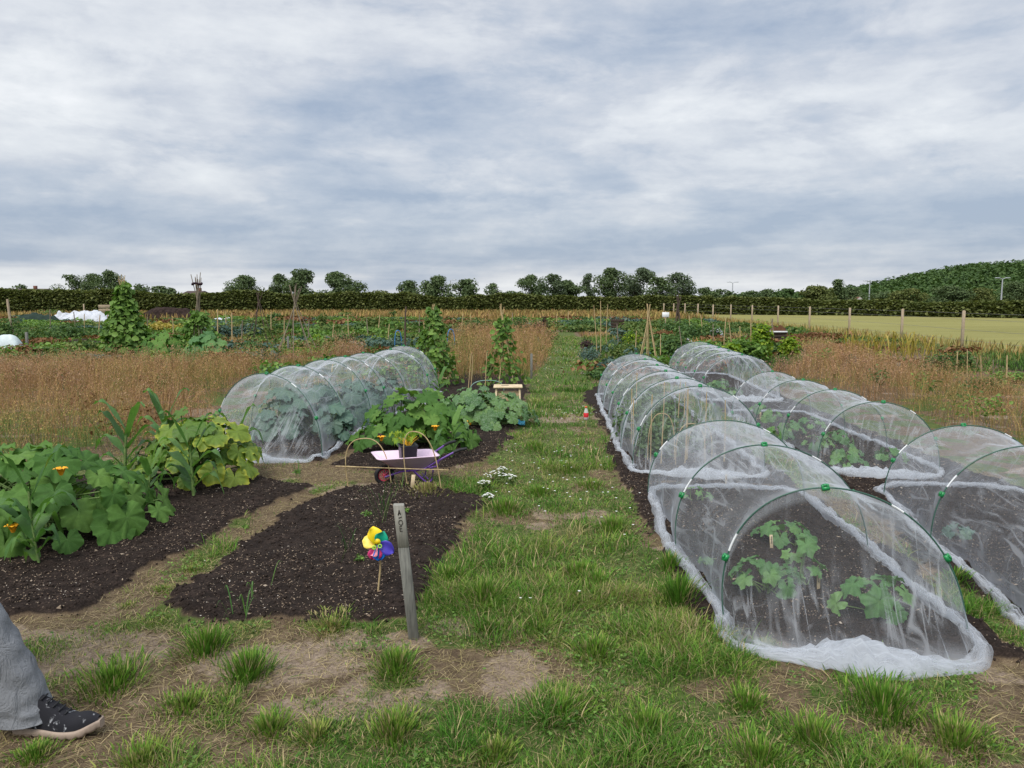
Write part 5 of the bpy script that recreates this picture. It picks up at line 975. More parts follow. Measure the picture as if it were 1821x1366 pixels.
for i in range(26):
    for j in range(10):
        x_ = a[0] - .02 + i / 25 * .31; y_ = a[1] - .02 + j / 9 * .10 - i * .003; P[i, j] = (x_, y_, float(zg(x_, y_)) + .045 + .06 * float(fbm(i * .25, j * .5, .8, 3, 301)) * sin(pi * (j + .5) / 10) - .03 * abs(j - 4.5) / 4.5)
mb = MB(); mb.grid(P); o = mb.build('plastic_sheet', plain('blue_plastic', (.08, .42, .66), .35, .5, .3, 25), None, loc=tuple(a)); o.modifiers.new('t', 'SOLIDIFY').thickness = .002; tag(o, 'crumpled bright blue plastic strip lying by the stool', 'plastic sheet')
b = base(*G(1042, 760)); t_ = thing('bottle', 'small plastic bottle with a red label upside the grass path on a stick', 'bottle', b); t_['label'] = 'small cola bottle with a red label propped on a stick at the path edge'
mb = MB(); mb.tube([(b[0], b[1], b[2] - .03), (b[0], b[1], b[2] + .11)], .005, 6); mb.build('stick', M['cane'], t_)
gm, tt = newmat('clear_bottle'); pr = tt.n.new('ShaderNodeBsdfPrincipled'); pr.inputs['Base Color'].default_value = (.62, .62, .58, 1); pr.inputs['Roughness'].default_value = .2; tpn = tt.n.new('ShaderNodeBsdfTransparent'); mx_ = tt.n.new('ShaderNodeMixShader'); mx_.inputs[0].default_value = .7; tt.l.new(tpn.outputs[0], mx_.inputs[1]); tt.l.new(pr.outputs[0], mx_.inputs[2]); finish(tt, mx_.outputs[0])
mb = MB(); mb.lathe((b[0], b[1], b[2] + .09), [(0, 0), (.024, .002), (.030, .012), (.030, .04), (.0305, .09), (.029, .10), (.022, .125), (.014, .145), (.012, .155)], 20); mb.build('body', gm, t_)
mb = MB(); mb.lathe((b[0], b[1], b[2] + .09), [(.0312, .038), (.0318, .04), (.0318, .092), (.031, .094)], 20); mb.build('label', plain('red_label', (.62, .03, .04), .4, .4, .2), t_)
mb = MB(); mb.lathe((b[0], b[1], b[2] + .09), [(.013, .155), (.016, .156), (.016, .175), (0, .177)], 16); mb.build('cap', plain('orange_cap', (.60, .13, .04), .4), t_)
mb = MB(); mb.lathe((b[0], b[1], b[2] + .09), [(0, .004), (.0285, .008), (.0285, .036), (0, .037)], 16); mb.build('drink', M['brown'], t_)

# ------------------------------------------------------------------ stakes and small mid-distance items
def stake(label, u, v, top, wm, mat='greywood', cap=None, name='wooden_stake'):
    x, y = G(u, v); b = base(x, y); h = (v - top) * y / F; 
    if cap:
        t_ = thing(name, label, 'stake', b); mb = MB(); mb.box((x, y, b[2] + h / 2 - .05), (wm, wm, h + .1), 0, 0, .004); mb.build('shaft', M[mat], t_, smooth=False)
        mb = MB(); mb.box((x, y, b[2] + h), (wm * 1.25, wm * 1.25, h * .22), 0, 0, .006); mb.build('cap', M[cap], t_, smooth=False)
    else:
        mb = MB(); mb.box((x, y, b[2] + h / 2 - .05), (wm, wm, h + .1), .1, 0, .004); mb.box((x, y, b[2] + h + .002), (wm * .7, wm * .7, .012), .1, 0, .004); o = mb.build(name, M[mat], None, smooth=False, loc=b); tag(o, label, 'stake')
stake('grey plot stake beside the path', 945, 674, 629, .045, 'greywood'); stake('short grey plot stake at the left meadow edge', 49, 622, 591, .07); stake('plot stake with a green cap below the ringed wigwam', 359, 640, 616, .07, 'greywood', 'clip'); stake('short dark plot stake in the right meadow', 1596, 668, 645, .07)
stake('grey stake below the wide wigwam', 513, 630, 598, .06); stake('thin dark stake behind the path bed', 957, 620, 600, .03); stake('light stake before the left hedge', 150, 562, 541, .1, 'postwood')
def heap(name, label, cat, u, v, wpx, hpx, mat, sd, dp=.5, rough=.5):
    x, y = G(u, v); k = y / F; w = wpx * k; h = hpx * k; nx_, ny_ = 60, 24; P = np.zeros((nx_, ny_, 3)); a, b_ = np.meshgrid(np.linspace(-1, 1, nx_), np.linspace(-1, 1, ny_), indexing='ij')
    env = np.clip(1 - np.abs(a) ** 3, 0, 1) * np.clip(1 - np.abs(b_) ** 2, 0, 1); P[..., 0] = x + a * w / 2; P[..., 1] = y + (b_ + 1) * w * dp / 2; P[..., 2] = base(x, y)[2] - .02 + h * env ** .6 * (1 - rough + 2 * rough * fbm(a * 2.2, b_ * 1.5, .7, 3, sd)) 
    mb = MB(); mb.grid(P); o = mb.build(name, M[mat], None, loc=(x, y, 0)); return tag(o, label, cat)
heap('manure_heap', 'long dark manure heap in front of the left hedge', 'heap', 300, 568, 115, 20, 'darkheap', 3, .3, .3); heap('soil_heap', 'low dark soil mound edged with pale boards', 'heap', 140, 617, 75, 13, 'darkheap', 4, .5, .3); heap('compost_heap', 'brown compost heap behind the white edged bin', 'heap', 1385, 596, 36, 14, 'rust', 5, .6)
heap('garden_fleece', 'white garden fleece draped over a frame on the left', 'fleece', 148, 574, 84, 20, 'sheetwhite', 9, .4, .5); heap('garden_fleece', 'flat strip of pale fleece behind the ringed wigwam', 'fleece', 395, 572, 46, 6, 'sheetwhite', 11, .4); heap('garden_fleece', 'grey white fleece heap left of the draped frame', 'fleece', 108, 572, 50, 14, 'sheetwhite', 13, .4, .8)
heap('garden_fleece', 'thin pale sheet between the far left weeds', 'fleece', 55, 556, 40, 5, 'sheetwhite', 15, .5, .5); heap('garden_netting', 'dark green netting sagging over a far left bed', 'netting', 55, 575, 80, 16, 'netdark', 17, .4, .6); heap('net_scrap', 'white net scrap over the dark potato tops', 'netting', 1274, 602, 26, 18, 'sheetwhite', 19, .3, .6); heap('net_scrap', 'small grey white rag left of the bean frame', 'netting', 1225, 632, 18, 24, 'sheetwhite', 20, .4, .8)
heap('cloche', 'pale domed plastic cloche at the left edge', 'cloche', 6, 628, 50, 34, 'cloche', 23, .6, .05); heap('cloche', 'low whitish cloche behind the second blue hoop', 'cloche', 812, 622, 22, 15, 'cloche', 24, .6, .1); heap('garden_fleece', 'turquoise scrap of sheet below the dark bush', 'fleece', 468, 636, 20, 6, 'greenpipe', 25, .5)
for (lb, u, v, r_, h_) in [('pair of low pale hoops behind the courgettes', 866, 705, .28, .22), ('blue pipe hoop left of the dark stand', 708, 622, .10, .62), ('blue pipe hoop before the low cloche', 802, 626, .11, .70)]:
    x, y = G(u, v); b = base(x, y); hoopcane(lb, (x - r_, y, b[2]), (x, y, b[2] + h_), (x + r_, y + .15, b[2]), .012 if 'blue' in lb else .006, 'pipe_hoop', 'bluepipe' if 'blue' in lb else 'greenpipe')
x, y = G(1183, 588); b = base(x, y); t_ = thing('plot_sign', 'small plain white sign board before the far fence', 'sign', b); mb = MB(); mb.box((x, y, b[2] + .5), (.035, .035, 1.0)); mb.build('post', M['postwood'], t_, smooth=False); mb = MB(); mb.box((x, y - .03, b[2] + .82), (.36, .02, .26), 0, 0, .004); mb.build('board', M['hoopwhite'], t_, smooth=False)
def crate(label, u, v, wpx, hpx, mat, name='timber_bin', dp=.8, trim=None):
    x, y = G(u, v); k = y / F; w = wpx * k; h = hpx * k; b = base(x, y); t_ = thing(name, label, 'bin', b); mb = MB(); n = 4
    for i in range(n):
        z = b[2] + h * (i + .5) / n; s_ = h / n * .86
        for (cx_, cy_, sx, sy) in ((x, y, w, .03), (x, y + w * dp, w, .03)): mb.box((cx_, cy_, z), (sx, sy, s_), 0, 0, .003)
        for sgn in (-1, 1): mb.box((x + sgn * (w / 2 + .016), y + w * dp / 2, z), (.03, w * dp + .02, s_), 0, 0, .003)
    mb.build('side_boards', M[mat], t_, smooth=False); mb = MB(); mb.box((x, y + w * dp / 2, b[2] + h * .8), (w - .05, w * dp - .05, .03)); mb.build('fill', M['darkheap'], t_, smooth=False)
    if trim: mb = MB(); mb.box((x, y - .03, b[2] + h), (w * 1.1, .05, .05)); mb.build('edge_board', M[trim], t_, smooth=False)
crate('dark slatted timber bin among the far weeds', 1099, 590, 20, 22, 'brown'); crate('dark compost bin with a white edge board', 1380, 612, 34, 22, 'brown', trim='hoopwhite'); crate('pale trellis box before the left hedge', 188, 570, 22, 28, 'board', 'trellis_box')
for (lb, p, q) in [('pale board edging the left soil mound', (70, 613), (112, 618)), ('long board edging the mound near the bean tower', (112, 620), (195, 611)), ('low timber board below the wide wigwam', (560, 622), (640, 620)), ('timber board before the yellow green bush', (520, 614), (585, 616)), ('board laid at the left edge beside the cloche', (10, 624), (75, 621))]:
    a, b = G(*p), G(*q); c = (a + b) / 2; L = np.linalg.norm(b - a); an = math.atan2(b[1] - a[1], b[0] - a[0]); mb = MB(); mb.box((c[0], c[1], base(*c)[2] + .05), (L, .05, .12), an, 0, .006); o = mb.build('edging_board', M['board'], None, smooth=False, loc=base(*c)); tag(o, lb, 'board')

# ------------------------------------------------------------------ fences, goal, lamp posts
t_ = thing('field_fence', 'post and wire fence between the allotments and the mown field', 'fence', (15.3, 26, 0))
pts = [(15.25, 26.2), (15.9, 31.6), (16.1, 37), (16.3, 42.5)] + [(16.35 + .012 * (i), 42.5 + 5.2 * (i + 1)) for i in range(12)]; pts = [(14.9, 20.8)] + pts
for (x, y) in pts: 
    mb = MB(); h = 1.22 + R.uniform(-.03, .03); mb.box((x, y, h / 2 - .05), (.085 if y < 60 else .11, .085, h + .1), R.uniform(-.1, .1), 0, .01, .97); mb.box((x, y, h + .012), (.06, .06, .02), 0, 0, .006); mb.build('post', M['postwood'], t_, smooth=False)
for z in (.25, .6, .95, 1.15): mb = MB(); mb.tube([(x - .07, y, z) for x, y in pts], .004, 4); mb.build('wire', M['wire'], t_)
t_ = thing('hedge_fence', 'low post fence along the foot of the hedge', 'fence', (0, 96, 0)); px_ = []
for i in range(30):
    x = 13 - i * 2.5; y = 97 - i * .35; px_.append((x, y)); mb = MB(); mb.box((x, y, .62), (.14, .14, 1.3 + R.uniform(-.1, .1)), 0, 0, .01, .95); mb.build('post', M['canegrey'], t_, smooth=False)
mb = MB()
for z in (.5, .9, 1.2): mb.tube([(x, y - .08, z) for x, y in px_], .006, 4)
mb.build('wire', M['wire'], t_)
a = AT(1099, 574, 92); b_ = AT(1119, 574, 92); t_ = thing('goal_frame', 'small white goal frame in front of the hedge', 'goal', (a[0], 92, 0)); mb = MB()
for x in (a[0], b_[0]): mb.tube([(x, 92, 0), (x, 92, 1.15)], .05, 6)
mb.tube([(a[0], 92, 1.15), (b_[0], 92, 1.15)], .05, 6); mb.build('frame', M['hoopwhite'], t_)
for (u, top, Y_, dbl, lb) in [(535, 505, 150, 1, 'double headed lamp post beside the left round tree'), (801, 499, 160, 0, 'slim pale lamp post above the middle hedge'), (1057, 494, 150, 0, 'lamp post before the tall airy trees'), (1303, 503, 170, 1, 'double headed lamp post in the gap right of the airy trees'), (1547, 501, 150, 1, 'double headed lamp post before the wooded hill'), (1783, 496, 130, 1, 'lamp post against the wooded hill at the right'), (250, 507, 150, 0, 'short lamp post right of the bean tower')]:
    p = AT(u, top, Y_); t_ = thing('lamp_post', lb, 'lamp post', (p[0], Y_, 0)); mb = MB(); mb.tube([(p[0], Y_, 0), (p[0], Y_, p[2])], [.14, .09], 8); mb.build('pole', M['metal'], t_)
    for s_ in ((-1, 1) if dbl else (1,)):
        mb = MB(); mb.tube([(p[0], Y_, p[2] - .05), (p[0] + s_ * .5, Y_, p[2] + .15)], .05, 6); mb.box((p[0] + s_ * .85, Y_, p[2] + .16), (.8, .25, .14), 0, 0, .03); mb.build('lamp_head', M['metal'], t_, smooth=False)

# ------------------------------------------------------------------ houses behind the hedge
def house(label, u0, u1, ridge, eave, Y_, mat, gable=False):
    a = AT(u0, ridge, Y_); b = AT(u1, ridge, Y_); e = AT(u0, eave, Y_)[2]; w = b[0] - a[0]; cx_ = (a[0] + b[0]) / 2; rz_ = a[2]; t_ = thing('house', label, 'house', (cx_, Y_, 0)); d = 7
    mb = MB(); mb.box((cx_, Y_ + d / 2, e / 2), (w * .96, d, e), 0, 0, .02); mb.build('wall', M['render_wall'], t_, smooth=False); mb = MB(); i_ = w * .0 + .001
    if gable: V = [(a[0], Y_ - .3, e - .05), (b[0], Y_ - .3, e - .05), (cx_, Y_ - .3, rz_), (a[0], Y_ + d, e - .05), (b[0], Y_ + d, e - .05), (cx_, Y_ + d, rz_)]; Fq = [(0, 2, 5, 3), (1, 4, 5, 2)]; tr_ = [(0, 1, 2), (3, 5, 4)]
    else: V = [(a[0], Y_ - .3, e - .05), (b[0], Y_ - .3, e - .05), (b[0], Y_ + d / 2, rz_), (a[0], Y_ + d / 2, rz_), (b[0], Y_ + d + .3, e - .05), (a[0], Y_ + d + .3, e - .05)]; Fq = [(0, 1, 2, 3), (3, 2, 4, 5)]; tr_ = [(0, 3, 5), (1, 4, 2)]
    mb.add(V, Fq); mb.add(V, tr_, None, 1 if gable else 0); mb.build('roof', [M[mat], M['render_wall']], t_, smooth=False)
    mb = MB(); mb.box((cx_ + w * .2, Y_ + d / 2, rz_ + .15), (.5, .4, .7)); mb.build('chimney', M['roofred'], t_, smooth=False)
    for k in (-.25, .2): mb = MB(); mb.box((cx_ + w * k, Y_ - .03, e * .55), (w * .14, .1, 1.1), 0, 0, .01); mb.build('window', M['glass'], t_, smooth=False)
house('long brown roofed house between the airy trees', 1062, 1112, 527, 534, 140, 'roof'); house('dark roofed house at the far left above the hedge', -20, 66, 513, 524, 130, 'roof'); house('low dark roof right of the ringed wigwam', 318, 350, 517, 524, 130, 'roof'); house('house with a pale gable below the wooded hill', 1518, 1538, 528, 536, 140, 'roofred', True); house('red roofed house half hidden by the right hedge', 1392, 1428, 531, 538, 140, 'roofred')

# ------------------------------------------------------------------ hedge, trees, hill
HX = np.array([(-400, 519), (0, 519), (200, 520), (330, 527), (450, 522), (560, 528), (640, 527), (700, 524), (800, 530), (920, 528), (1000, 531), (1150, 528), (1290, 530), (1400, 534), (1600, 539), (1821, 541), (2300, 543)], float)
HB = np.array([(-400, 560), (0, 560), (700, 557), (1100, 558), (1500, 561), (1821, 566), (2300, 572)], float)
n = 1200; uu = np.linspace(-380, 2250, n); vb = np.interp(uu, HB[:, 0], HB[:, 1]); vt = np.interp(uu, HX[:, 0], HX[:, 1]); hb = np.array([G(u, v) for u, v in zip(uu, vb)]); ht = np.array([AT(u, v, y)[2] for u, v, y in zip(uu, vt, hb[:, 1])])
t_ = thing('hedge', 'long dark clipped hedge running right across the far side', 'hedge', (0, 100, 0)); mb = MB(); s_ = np.r_[0, np.cumsum(np.hypot(*np.diff(hb, axis=0).T))]
lump = fbm(s_, s_ * 0, 3.5, 4, 401); ht = ht * (.79 + .42 * lump); V = np.linspace(0, 1, 9); P = np.zeros((n, 9, 3))
for j, v in enumerate(V):
    a = v * pi; P[:, j, 0] = hb[:, 0]; P[:, j, 1] = hb[:, 1] + 1.2 - 1.1 * cos(a) - .3 + .6 * fbm(s_, s_ * 0 + v * 4, 1.5, 3, 405); P[:, j, 2] = ht * .93 * np.minimum(1, sin(a) * 1.25) * (.9 + .2 * fbm(s_, s_ * 0 + v * 3, 1, 3, 409))
A = np.zeros((n, 9, 3)); A[..., 2] = fbm(np.repeat(s_[:, None], 9, 1), np.repeat(V[None] * 6, n, 0), .8, 3, 411) * .5; mb.grid(P, A)
m = 90000; i_ = R.integers(0, n - 1, m); v = R.random(m) * .62; a = v * pi; out = 1 + .12 * R.random(m); px_ = hb[i_, 0] + R.normal(0, .15, m); L_ = fbm(s_[i_], v * 6, 1.4, 3, 421); py_ = hb[i_, 1] + .9 - (1.15 + .5 * L_) * np.cos(a) * out; pz = ht[i_] * np.minimum(1.0, np.sin(a) * 1.28) * (.9 + .2 * L_) * R.uniform(.96, 1.06, m)
leafcloud(mb, np.stack([px_, py_, pz], -1), R.uniform(.16, .42, m), .5, 0, .7); mb.build('foliage', M['hedge'], t_, smooth=False)
def tree(label, u, top, wpx, Y_, mat='tree', air=.0, n=2200, name='tree', botpx=534, leaf=.35):
    p = AT(u, top, Y_); k = Y_ / F * .995; w = wpx * k * 1.32; n = int(n * 2.1); H = p[2]; x = p[0]; t_ = thing(name, label, 'tree', (x, Y_, 0), 'trees beyond the hedge'); zb = H * (.10 if not air else .2); cr = MB(); nb = 16 if air else 13; cs = []
    for i in range(nb):
        a = R.random() * 6.28; q = math.sqrt(R.random()) * (.36 if not air else .40); f = (i + .5) / nb; z = zb + (H - zb) * (.12 + .8 * f); wz = math.sqrt(max(.05, 1 - abs(f * 2 - .85) ** 2.2)) 
        c = (x + w * q * cos(a) * wz, Y_ + w * q * sin(a) * wz, z); r = (w * R.uniform(.16, .27) * (.8 + .3 * wz) * (1 - .25 * air), w * .24, (H - zb) * R.uniform(.14, .22)); r = (r[0], r[1], min(r[2] * 1.15, H - z + .001) if z + r[2] > H else r[2]); cs.append(c); P, d = blobpts(c, r, n // nb, .5); P[:, 2] = np.minimum(P[:, 2], H); leafcloud(cr, P, leaf * R.uniform(.55, 1.2, len(P)), .3, 0, .75, out=d * .6)
    cr.build('crown', M[mat], t_, smooth=False); tk = MB(); r0 = .05 * H ** .7; tk.tube([(x, Y_, -.1), (x + .1, Y_, zb), (x, Y_, H * .6)], [r0, r0 * .75, r0 * .3], 8)
    for c in cs[::2]: tk.tube([(x, Y_, zb + (c[2] - zb) * .15), ((x + c[0]) / 2, (Y_ + c[1]) / 2, (zb + c[2]) / 2), c], [r0 * .4, r0 * .28, r0 * .08], 5)
    tk.build('trunk', M['bark'], t_); return t_
TREES = [('small airy tree at the far left', 125, 487, 44, 'tree', .8, 900), ('left one of the dense pair beside the bean tower', 165, 486, 46, 'tree', 0, 1600), ('right one of the dense pair beside the bean tower', 195, 480, 48, 'tree', 0, 1900), ('low bush tree at the left horizon', 35, 506, 34, 'tree', 0, 500), ('small tree right of the bean tower', 248, 505, 30, 'tree', .3, 500), ('low wide tree between the two tall wigwams', 284, 508, 34, 'tree', .2, 600), ('tiny treetop beside the low wide tree', 305, 512, 22, 'tree', .3, 300),
 ('lone dark round tree behind the dark stick wigwam', 431, 489, 60, 'tree', 0, 2400), ('left tree of the double headed lamp group', 497, 487, 40, 'tree', 0, 1600), ('tall tree right behind the double headed lamp', 538, 478, 56, 'tree', 0, 2300), ('broad rounded tree right of the left lamp post', 601, 483, 66, 'tree', 0, 2900), ('low scrubby tree sloping down from the rounded tree', 672, 516, 60, 'hedge', 0, 700), ('dark tree at the left of the middle group', 729, 498, 42, 'tree', 0, 1500), ('middle tree of the group behind the slim lamp post', 775, 490, 54, 'tree', 0, 2100), ('paler tree right of the slim lamp post', 826, 496, 50, 'tree', .2, 1500), ('small pointed tree right of the middle group', 876, 503, 26, 'tree', 0, 700), ('low treetop left of the airy row', 905, 517, 40, 'tree', 0, 500),
 ('first tree of the airy row above the path', 945, 488, 50, 'tree', .3, 1700), ('second tree of the airy row with a flat top', 982, 487, 46, 'treepale', .5, 1300), ('dark lower tree in the airy row', 1012, 498, 48, 'tree', .3, 1300), ('slender tree standing up by the bare lamp pole', 1047, 486, 26, 'treepale', .6, 700), ('tall dark poplar like tree right of the lamp pole', 1086, 476, 52, 'tree', .3, 2100), ('tallest grey green airy tree', 1138, 476, 64, 'treepale', .6, 2200), ('dark tree filling in beside the tallest airy tree', 1172, 492, 44, 'tree', .3, 1100), ('pale open domed tree at the right of the row', 1208, 484, 52, 'treepale', .6, 1500), ('dark low tree at the right end of the airy row', 1252, 511, 44, 'tree', 0, 1000), ('small dark tree beyond the airy row', 1278, 514, 34, 'tree', 0, 600), ('little tree beside the double headed gap lamp', 1295, 517, 22, 'tree', 0, 300),
 ('first low tree left of the wooded hill', 1335, 517, 40, 'tree', 0, 800), ('second low tree left of the wooded hill', 1368, 514, 44, 'tree', 0, 900), ('mid green low tree behind the right hedge', 1402, 513, 44, 'wood', 0, 1000), ('broad yellow green tree behind the right hedge', 1448, 508, 64, 'hedge', 0, 1700), ('dark round treetop rising before the hill', 1489, 496, 28, 'tree', 0, 900), ('dark tree at the foot of the hill', 1515, 511, 44, 'tree', 0, 900), ('brownish tree in front of the wooded hill', 1620, 513, 56, 'hedge', 0, 1400), ('dark round tree before the hill', 1690, 508, 60, 'tree', 0, 1700), ('bushy tree by the right lamp post', 1745, 512, 56, 'hedge', 0, 1400), ('dark tree at the right edge before the hill', 1812, 500, 60, 'tree', 0, 1500), ('low tree below the hill gap', 1570, 518, 50, 'tree', 0, 900)]
for lb, u, top, w, mt, air, n in TREES: tree(lb, u, top, w, 135 + R.uniform(-12, 20), mt, air, n)
# hill with its wood
hu = np.array([(1300, 531), (1420, 524), (1480, 517), (1540, 506), (1578, 497), (1610, 489), (1650, 481), (1700, 472), (1750, 467), (1821, 465), (2000, 460), (2200, 470), (2500, 500)], float); Yh = 520.0
nx_, ny_ = 90, 30; gx_ = np.linspace(1280, 2520, nx_); P = np.zeros((nx_, ny_, 3)); crest = np.array([max(0, AT(u, np.interp(u, hu[:, 0], hu[:, 1]), Yh)[2] - 4) for u in gx_]); xh = (gx_ - CX) / F * Yh
for j in range(ny_): q = j / (ny_ - 1); P[:, j, 0] = xh * (.62 + .55 * q); P[:, j, 1] = Yh * (.62 + .55 * q); P[:, j, 2] = crest * np.sin(np.clip(q * 1.45, 0, 2) * pi / 2) ** 1.3 * (.62 + .55 * q) ** .5 - .5
mb = MB(); mb.grid(P, np.full((nx_, ny_, 3), .3)); o = mb.build('hill', M['wood'], None); tag(o, 'low wooded hill rising at the right horizon', None, None, 'structure')
mb = MB(); m = 1500; ii = R.integers(2, nx_ - 8, m); jj = R.integers(0, 22, m); C = P[ii, jj] + np.stack([R.normal(0, 3, m), R.normal(0, 4, m), np.full(m, 2.0)], -1)
for c in C:
    r = R.uniform(2.6, 4.6); Q_, d = blobpts(c, (r, r, r * .85), 56, .8); leafcloud(mb, Q_, R.uniform(1.0, 2.0, 56), .4, 0, .8, out=d)
o = mb.build('woodland', M['wood'], None, smooth=False); tag(o, 'dense dark green wood covering the distant hill', None, None, 'stuff')

# ------------------------------------------------------------------ the passer-by at the left edge
def loft(mb, secs, n=26, folds=.0, seed=0, mi=0):
    """secs: (x, y, z, rx, ry)"""
    S_ = np.array(secs, float); k = np.linspace(0, len(S_) - 1, (len(S_) - 1) * 6 + 1); C = np.stack([np.interp(k, np.arange(len(S_)), S_[:, i]) for i in range(5)], -1)
    th = np.arange(n) * 2 * pi / n; P = np.zeros((n, len(k), 3))
    for i in range(len(k)):
        f = 1 + folds * (fbm(np.cos(th) * 1.3 + 3, np.sin(th) * 1.3 + k[i] * 1.7, .8, 3, seed) - .5) * 2 + folds * .35 * np.sin(k[i] * 9 + 2 * np.sin(th + seed)) * (np.sin(th * 1 + 1) > -.2)
        P[:, i] = np.stack([C[i, 0] + C[i, 3] * np.cos(th) * f, C[i, 1] + C[i, 4] * np.sin(th) * f, np.full(n, C[i, 2])], -1)
    mb.grid(P, closeu=True)
px0, py0 = -1.80, 2.70
t_ = thing('person', 'person in grey trousers and speckled black trainers walking in at the left edge', 'person', (px0, py0, 0))
dm_, dt_ = newmat('grey_denim'); dc_ = dt_.n.new('ShaderNodeTexCoord').outputs['Object']; d1_ = dt_.noise(dt_.map(dc_, (1, 1, .45)), 22, 4, .6, 1.2); d2_ = dt_.noise(dt_.map(dc_, (1, 1, .25)), 420, 2, .5); d3_ = dt_.noise(dc_, 5, 3)
dh_ = dt_.math('ADD', dt_.math('MULTIPLY', d1_, 1.0), dt_.math('MULTIPLY', d2_, .12)); finish(dt_, prin(dt_, dt_.mix(dt_.math('ADD', dt_.math('MULTIPLY', d2_, .5), dt_.math('MULTIPLY', d3_, .5)), (.125, .13, .14), (.27, .28, .295)), .9, .1, dh_, .8, .02)); M['denim'] = dm_; M['jumper'] = plain('navy_jumper', (.03, .04, .07), .9, .1, .2); M['skin'] = plain('skin', (.48, .29, .21), .55, .3, .08); M['hair'] = plain('brown_hair', (.05, .03, .02), .6, .3, .3, 60)
def body():
    V = [(-2.33, py0 + .03, .98), (-2.34, py0 + .03, 1.20), (-2.34, py0 + .03, 1.42), (-2.33, py0 + .03, 1.52), (-2.30, py0 + .03, 1.66)]; rd = [.09, .09, .08, .05, .08]; E_ = [(0, 1), (1, 2), (2, 3), (3, 4)]
    def chain(p0, pts, rr):
        prev = p0
        for p, r in zip(pts, rr): V.append(p); rd.append(r); E_.append((prev, len(V) - 1)); prev = len(V) - 1
        return prev
    chain(0, [(-2.28, py0 - .07, .88), (-2.02, py0 - .02, .50), (-1.80, py0, .10), (-1.68, py0, .045)], [.05, .042, .036, .028]); chain(0, [(-2.36, py0 + .13, .88), (-2.40, py0 + .13, .50), (-2.68, py0 + .12, .14), (-2.58, py0 + .12, .05)], [.05, .042, .036, .028])
    for s_, sw in ((-1, -1), (1, 1)):
        w_ = chain(2, [(-2.34, py0 + .03 + s_ * .18, 1.40), (-2.38 + sw * .05, py0 + .03 + s_ * .22, 1.14), (-2.38 + sw * .12, py0 + .03 + s_ * .20, .93), (-2.38 + sw * .14, py0 + .03 + s_ * .19, .87)], [.035, .032, .026, .023])
        hx, hy, hz = V[w_]
        for f in range(4): chain(w_, [(hx + sw * .02 + (f - 1.5) * .017, hy, hz - .04), (hx + sw * .03 + (f - 1.5) * .018, hy - s_ * .006, hz - .075), (hx + sw * .03 + (f - 1.5) * .017, hy - s_ * .02, hz - .10 + abs(f - 1.5) * .006)], [.009, .0085, .007])
        chain(w_, [(hx + .035, hy - s_ * .02, hz - .02), (hx + .045, hy - s_ * .035, hz - .05)], [.010, .008])
    me = bpy.data.meshes.new('body'); me.from_pydata([(a - px0, b - py0, c) for a, b, c in V], E_, []); ob = bpy.data.objects.new('body', me); COL.objects.link(ob); sk = ob.modifiers.new('skin', 'SKIN'); sk.use_smooth_shade = True
    for i, r in enumerate(rd): me.skin_vertices[0].data[i].radius = (r, r)
    me.skin_vertices[0].data[0].use_root = True; ob.modifiers.new('sub', 'SUBSURF').levels = 2; ob.modifiers['sub'].render_levels = 2; me.materials.append(M['skin']); ob.parent = t_
body()
mb = MB()
loft(mb, [(-1.80, py0, .072, .107, .085), (-1.815, py0, .13, .108, .088), (-1.845, py0, .24, .103, .085), (-1.90, py0 - .005, .36, .098, .085), (-1.965, py0 - .015, .50, .095, .088), (-2.12, py0 - .04, .72, .11, .10), (-2.28, py0 - .04, .90, .145, .13), (-2.33, py0 + .0, 1.0, .15, .14), (-2.335, py0 + .03, 1.05, .145, .15)], 44, .11, 3)
loft(mb, [(-2.67, py0 + .12, .15, .10, .08), (-2.62, py0 + .12, .26, .10, .082), (-2.42, py0 + .13, .50, .10, .09), (-2.38, py0 + .12, .72, .11, .10), (-2.34, py0 + .09, .90, .14, .12), (-2.335, py0 + .06, 1.02, .14, .13)], 30, .06, 5); mb.build('trousers', M['denim'], t_)
mb = MB(); loft(mb, [(-2.33, py0 + .03, .96, .165, .185), (-2.335, py0 + .03, 1.1, .155, .175), (-2.34, py0 + .03, 1.3, .155, .20), (-2.34, py0 + .03, 1.42, .13, .20), (-2.335, py0 + .03, 1.47, .09, .11), (-2.33, py0 + .03, 1.51, .065, .07)], 30, .03, 9)
for s_, sw in ((-1, -1), (1, 1)):
    mb.tube([(-2.34, py0 + .03 + s_ * .14, 1.42), (-2.34, py0 + .03 + s_ * .20, 1.38), (-2.36 + sw * .03, py0 + .03 + s_ * .225, 1.25), (-2.38 + sw * .05, py0 + .03 + s_ * .225, 1.14), (-2.38 + sw * .09, py0 + .03 + s_ * .21, 1.02), (-2.38 + sw * .12, py0 + .03 + s_ * .20, .92)], [.06, .068, .06, .055, .048, .038], 14)
mb.build('jumper', M['jumper'], t_)
hc = np.array((-2.28, py0 + .03, 1.66)); mb = MB(); th = np.linspace(0, pi, 14); hs = []
mb.lathe((0, 0, 0), [(max(.001, .088 * sin(a) ** .85), -.12 * cos(a)) for a in th], 24); V_ = mb.V[0]; V_[:, 0] *= 1.1; jaw = np.clip(-V_[:, 2] / .12, 0, 1); V_[:, 1] *= 1 - .3 * jaw; V_[:, 0] = V_[:, 0] * (1 - .12 * jaw) + .012 * jaw; V_ += hc; mb.V[0] = V_; mb.tube([hc + (.088, 0, .025), hc + (.112, 0, -.02), hc + (.088, 0, -.028)], [.008, .015, .008], 8)
for s_ in (-1, 1): mb.tube([hc + (0, s_ * .085, .03), hc + (-.012, s_ * .098, .005), hc + (0, s_ * .085, -.03)], [.008, .014, .008], 6)
mb.build('face', M['skin'], t_)
mb = MB()
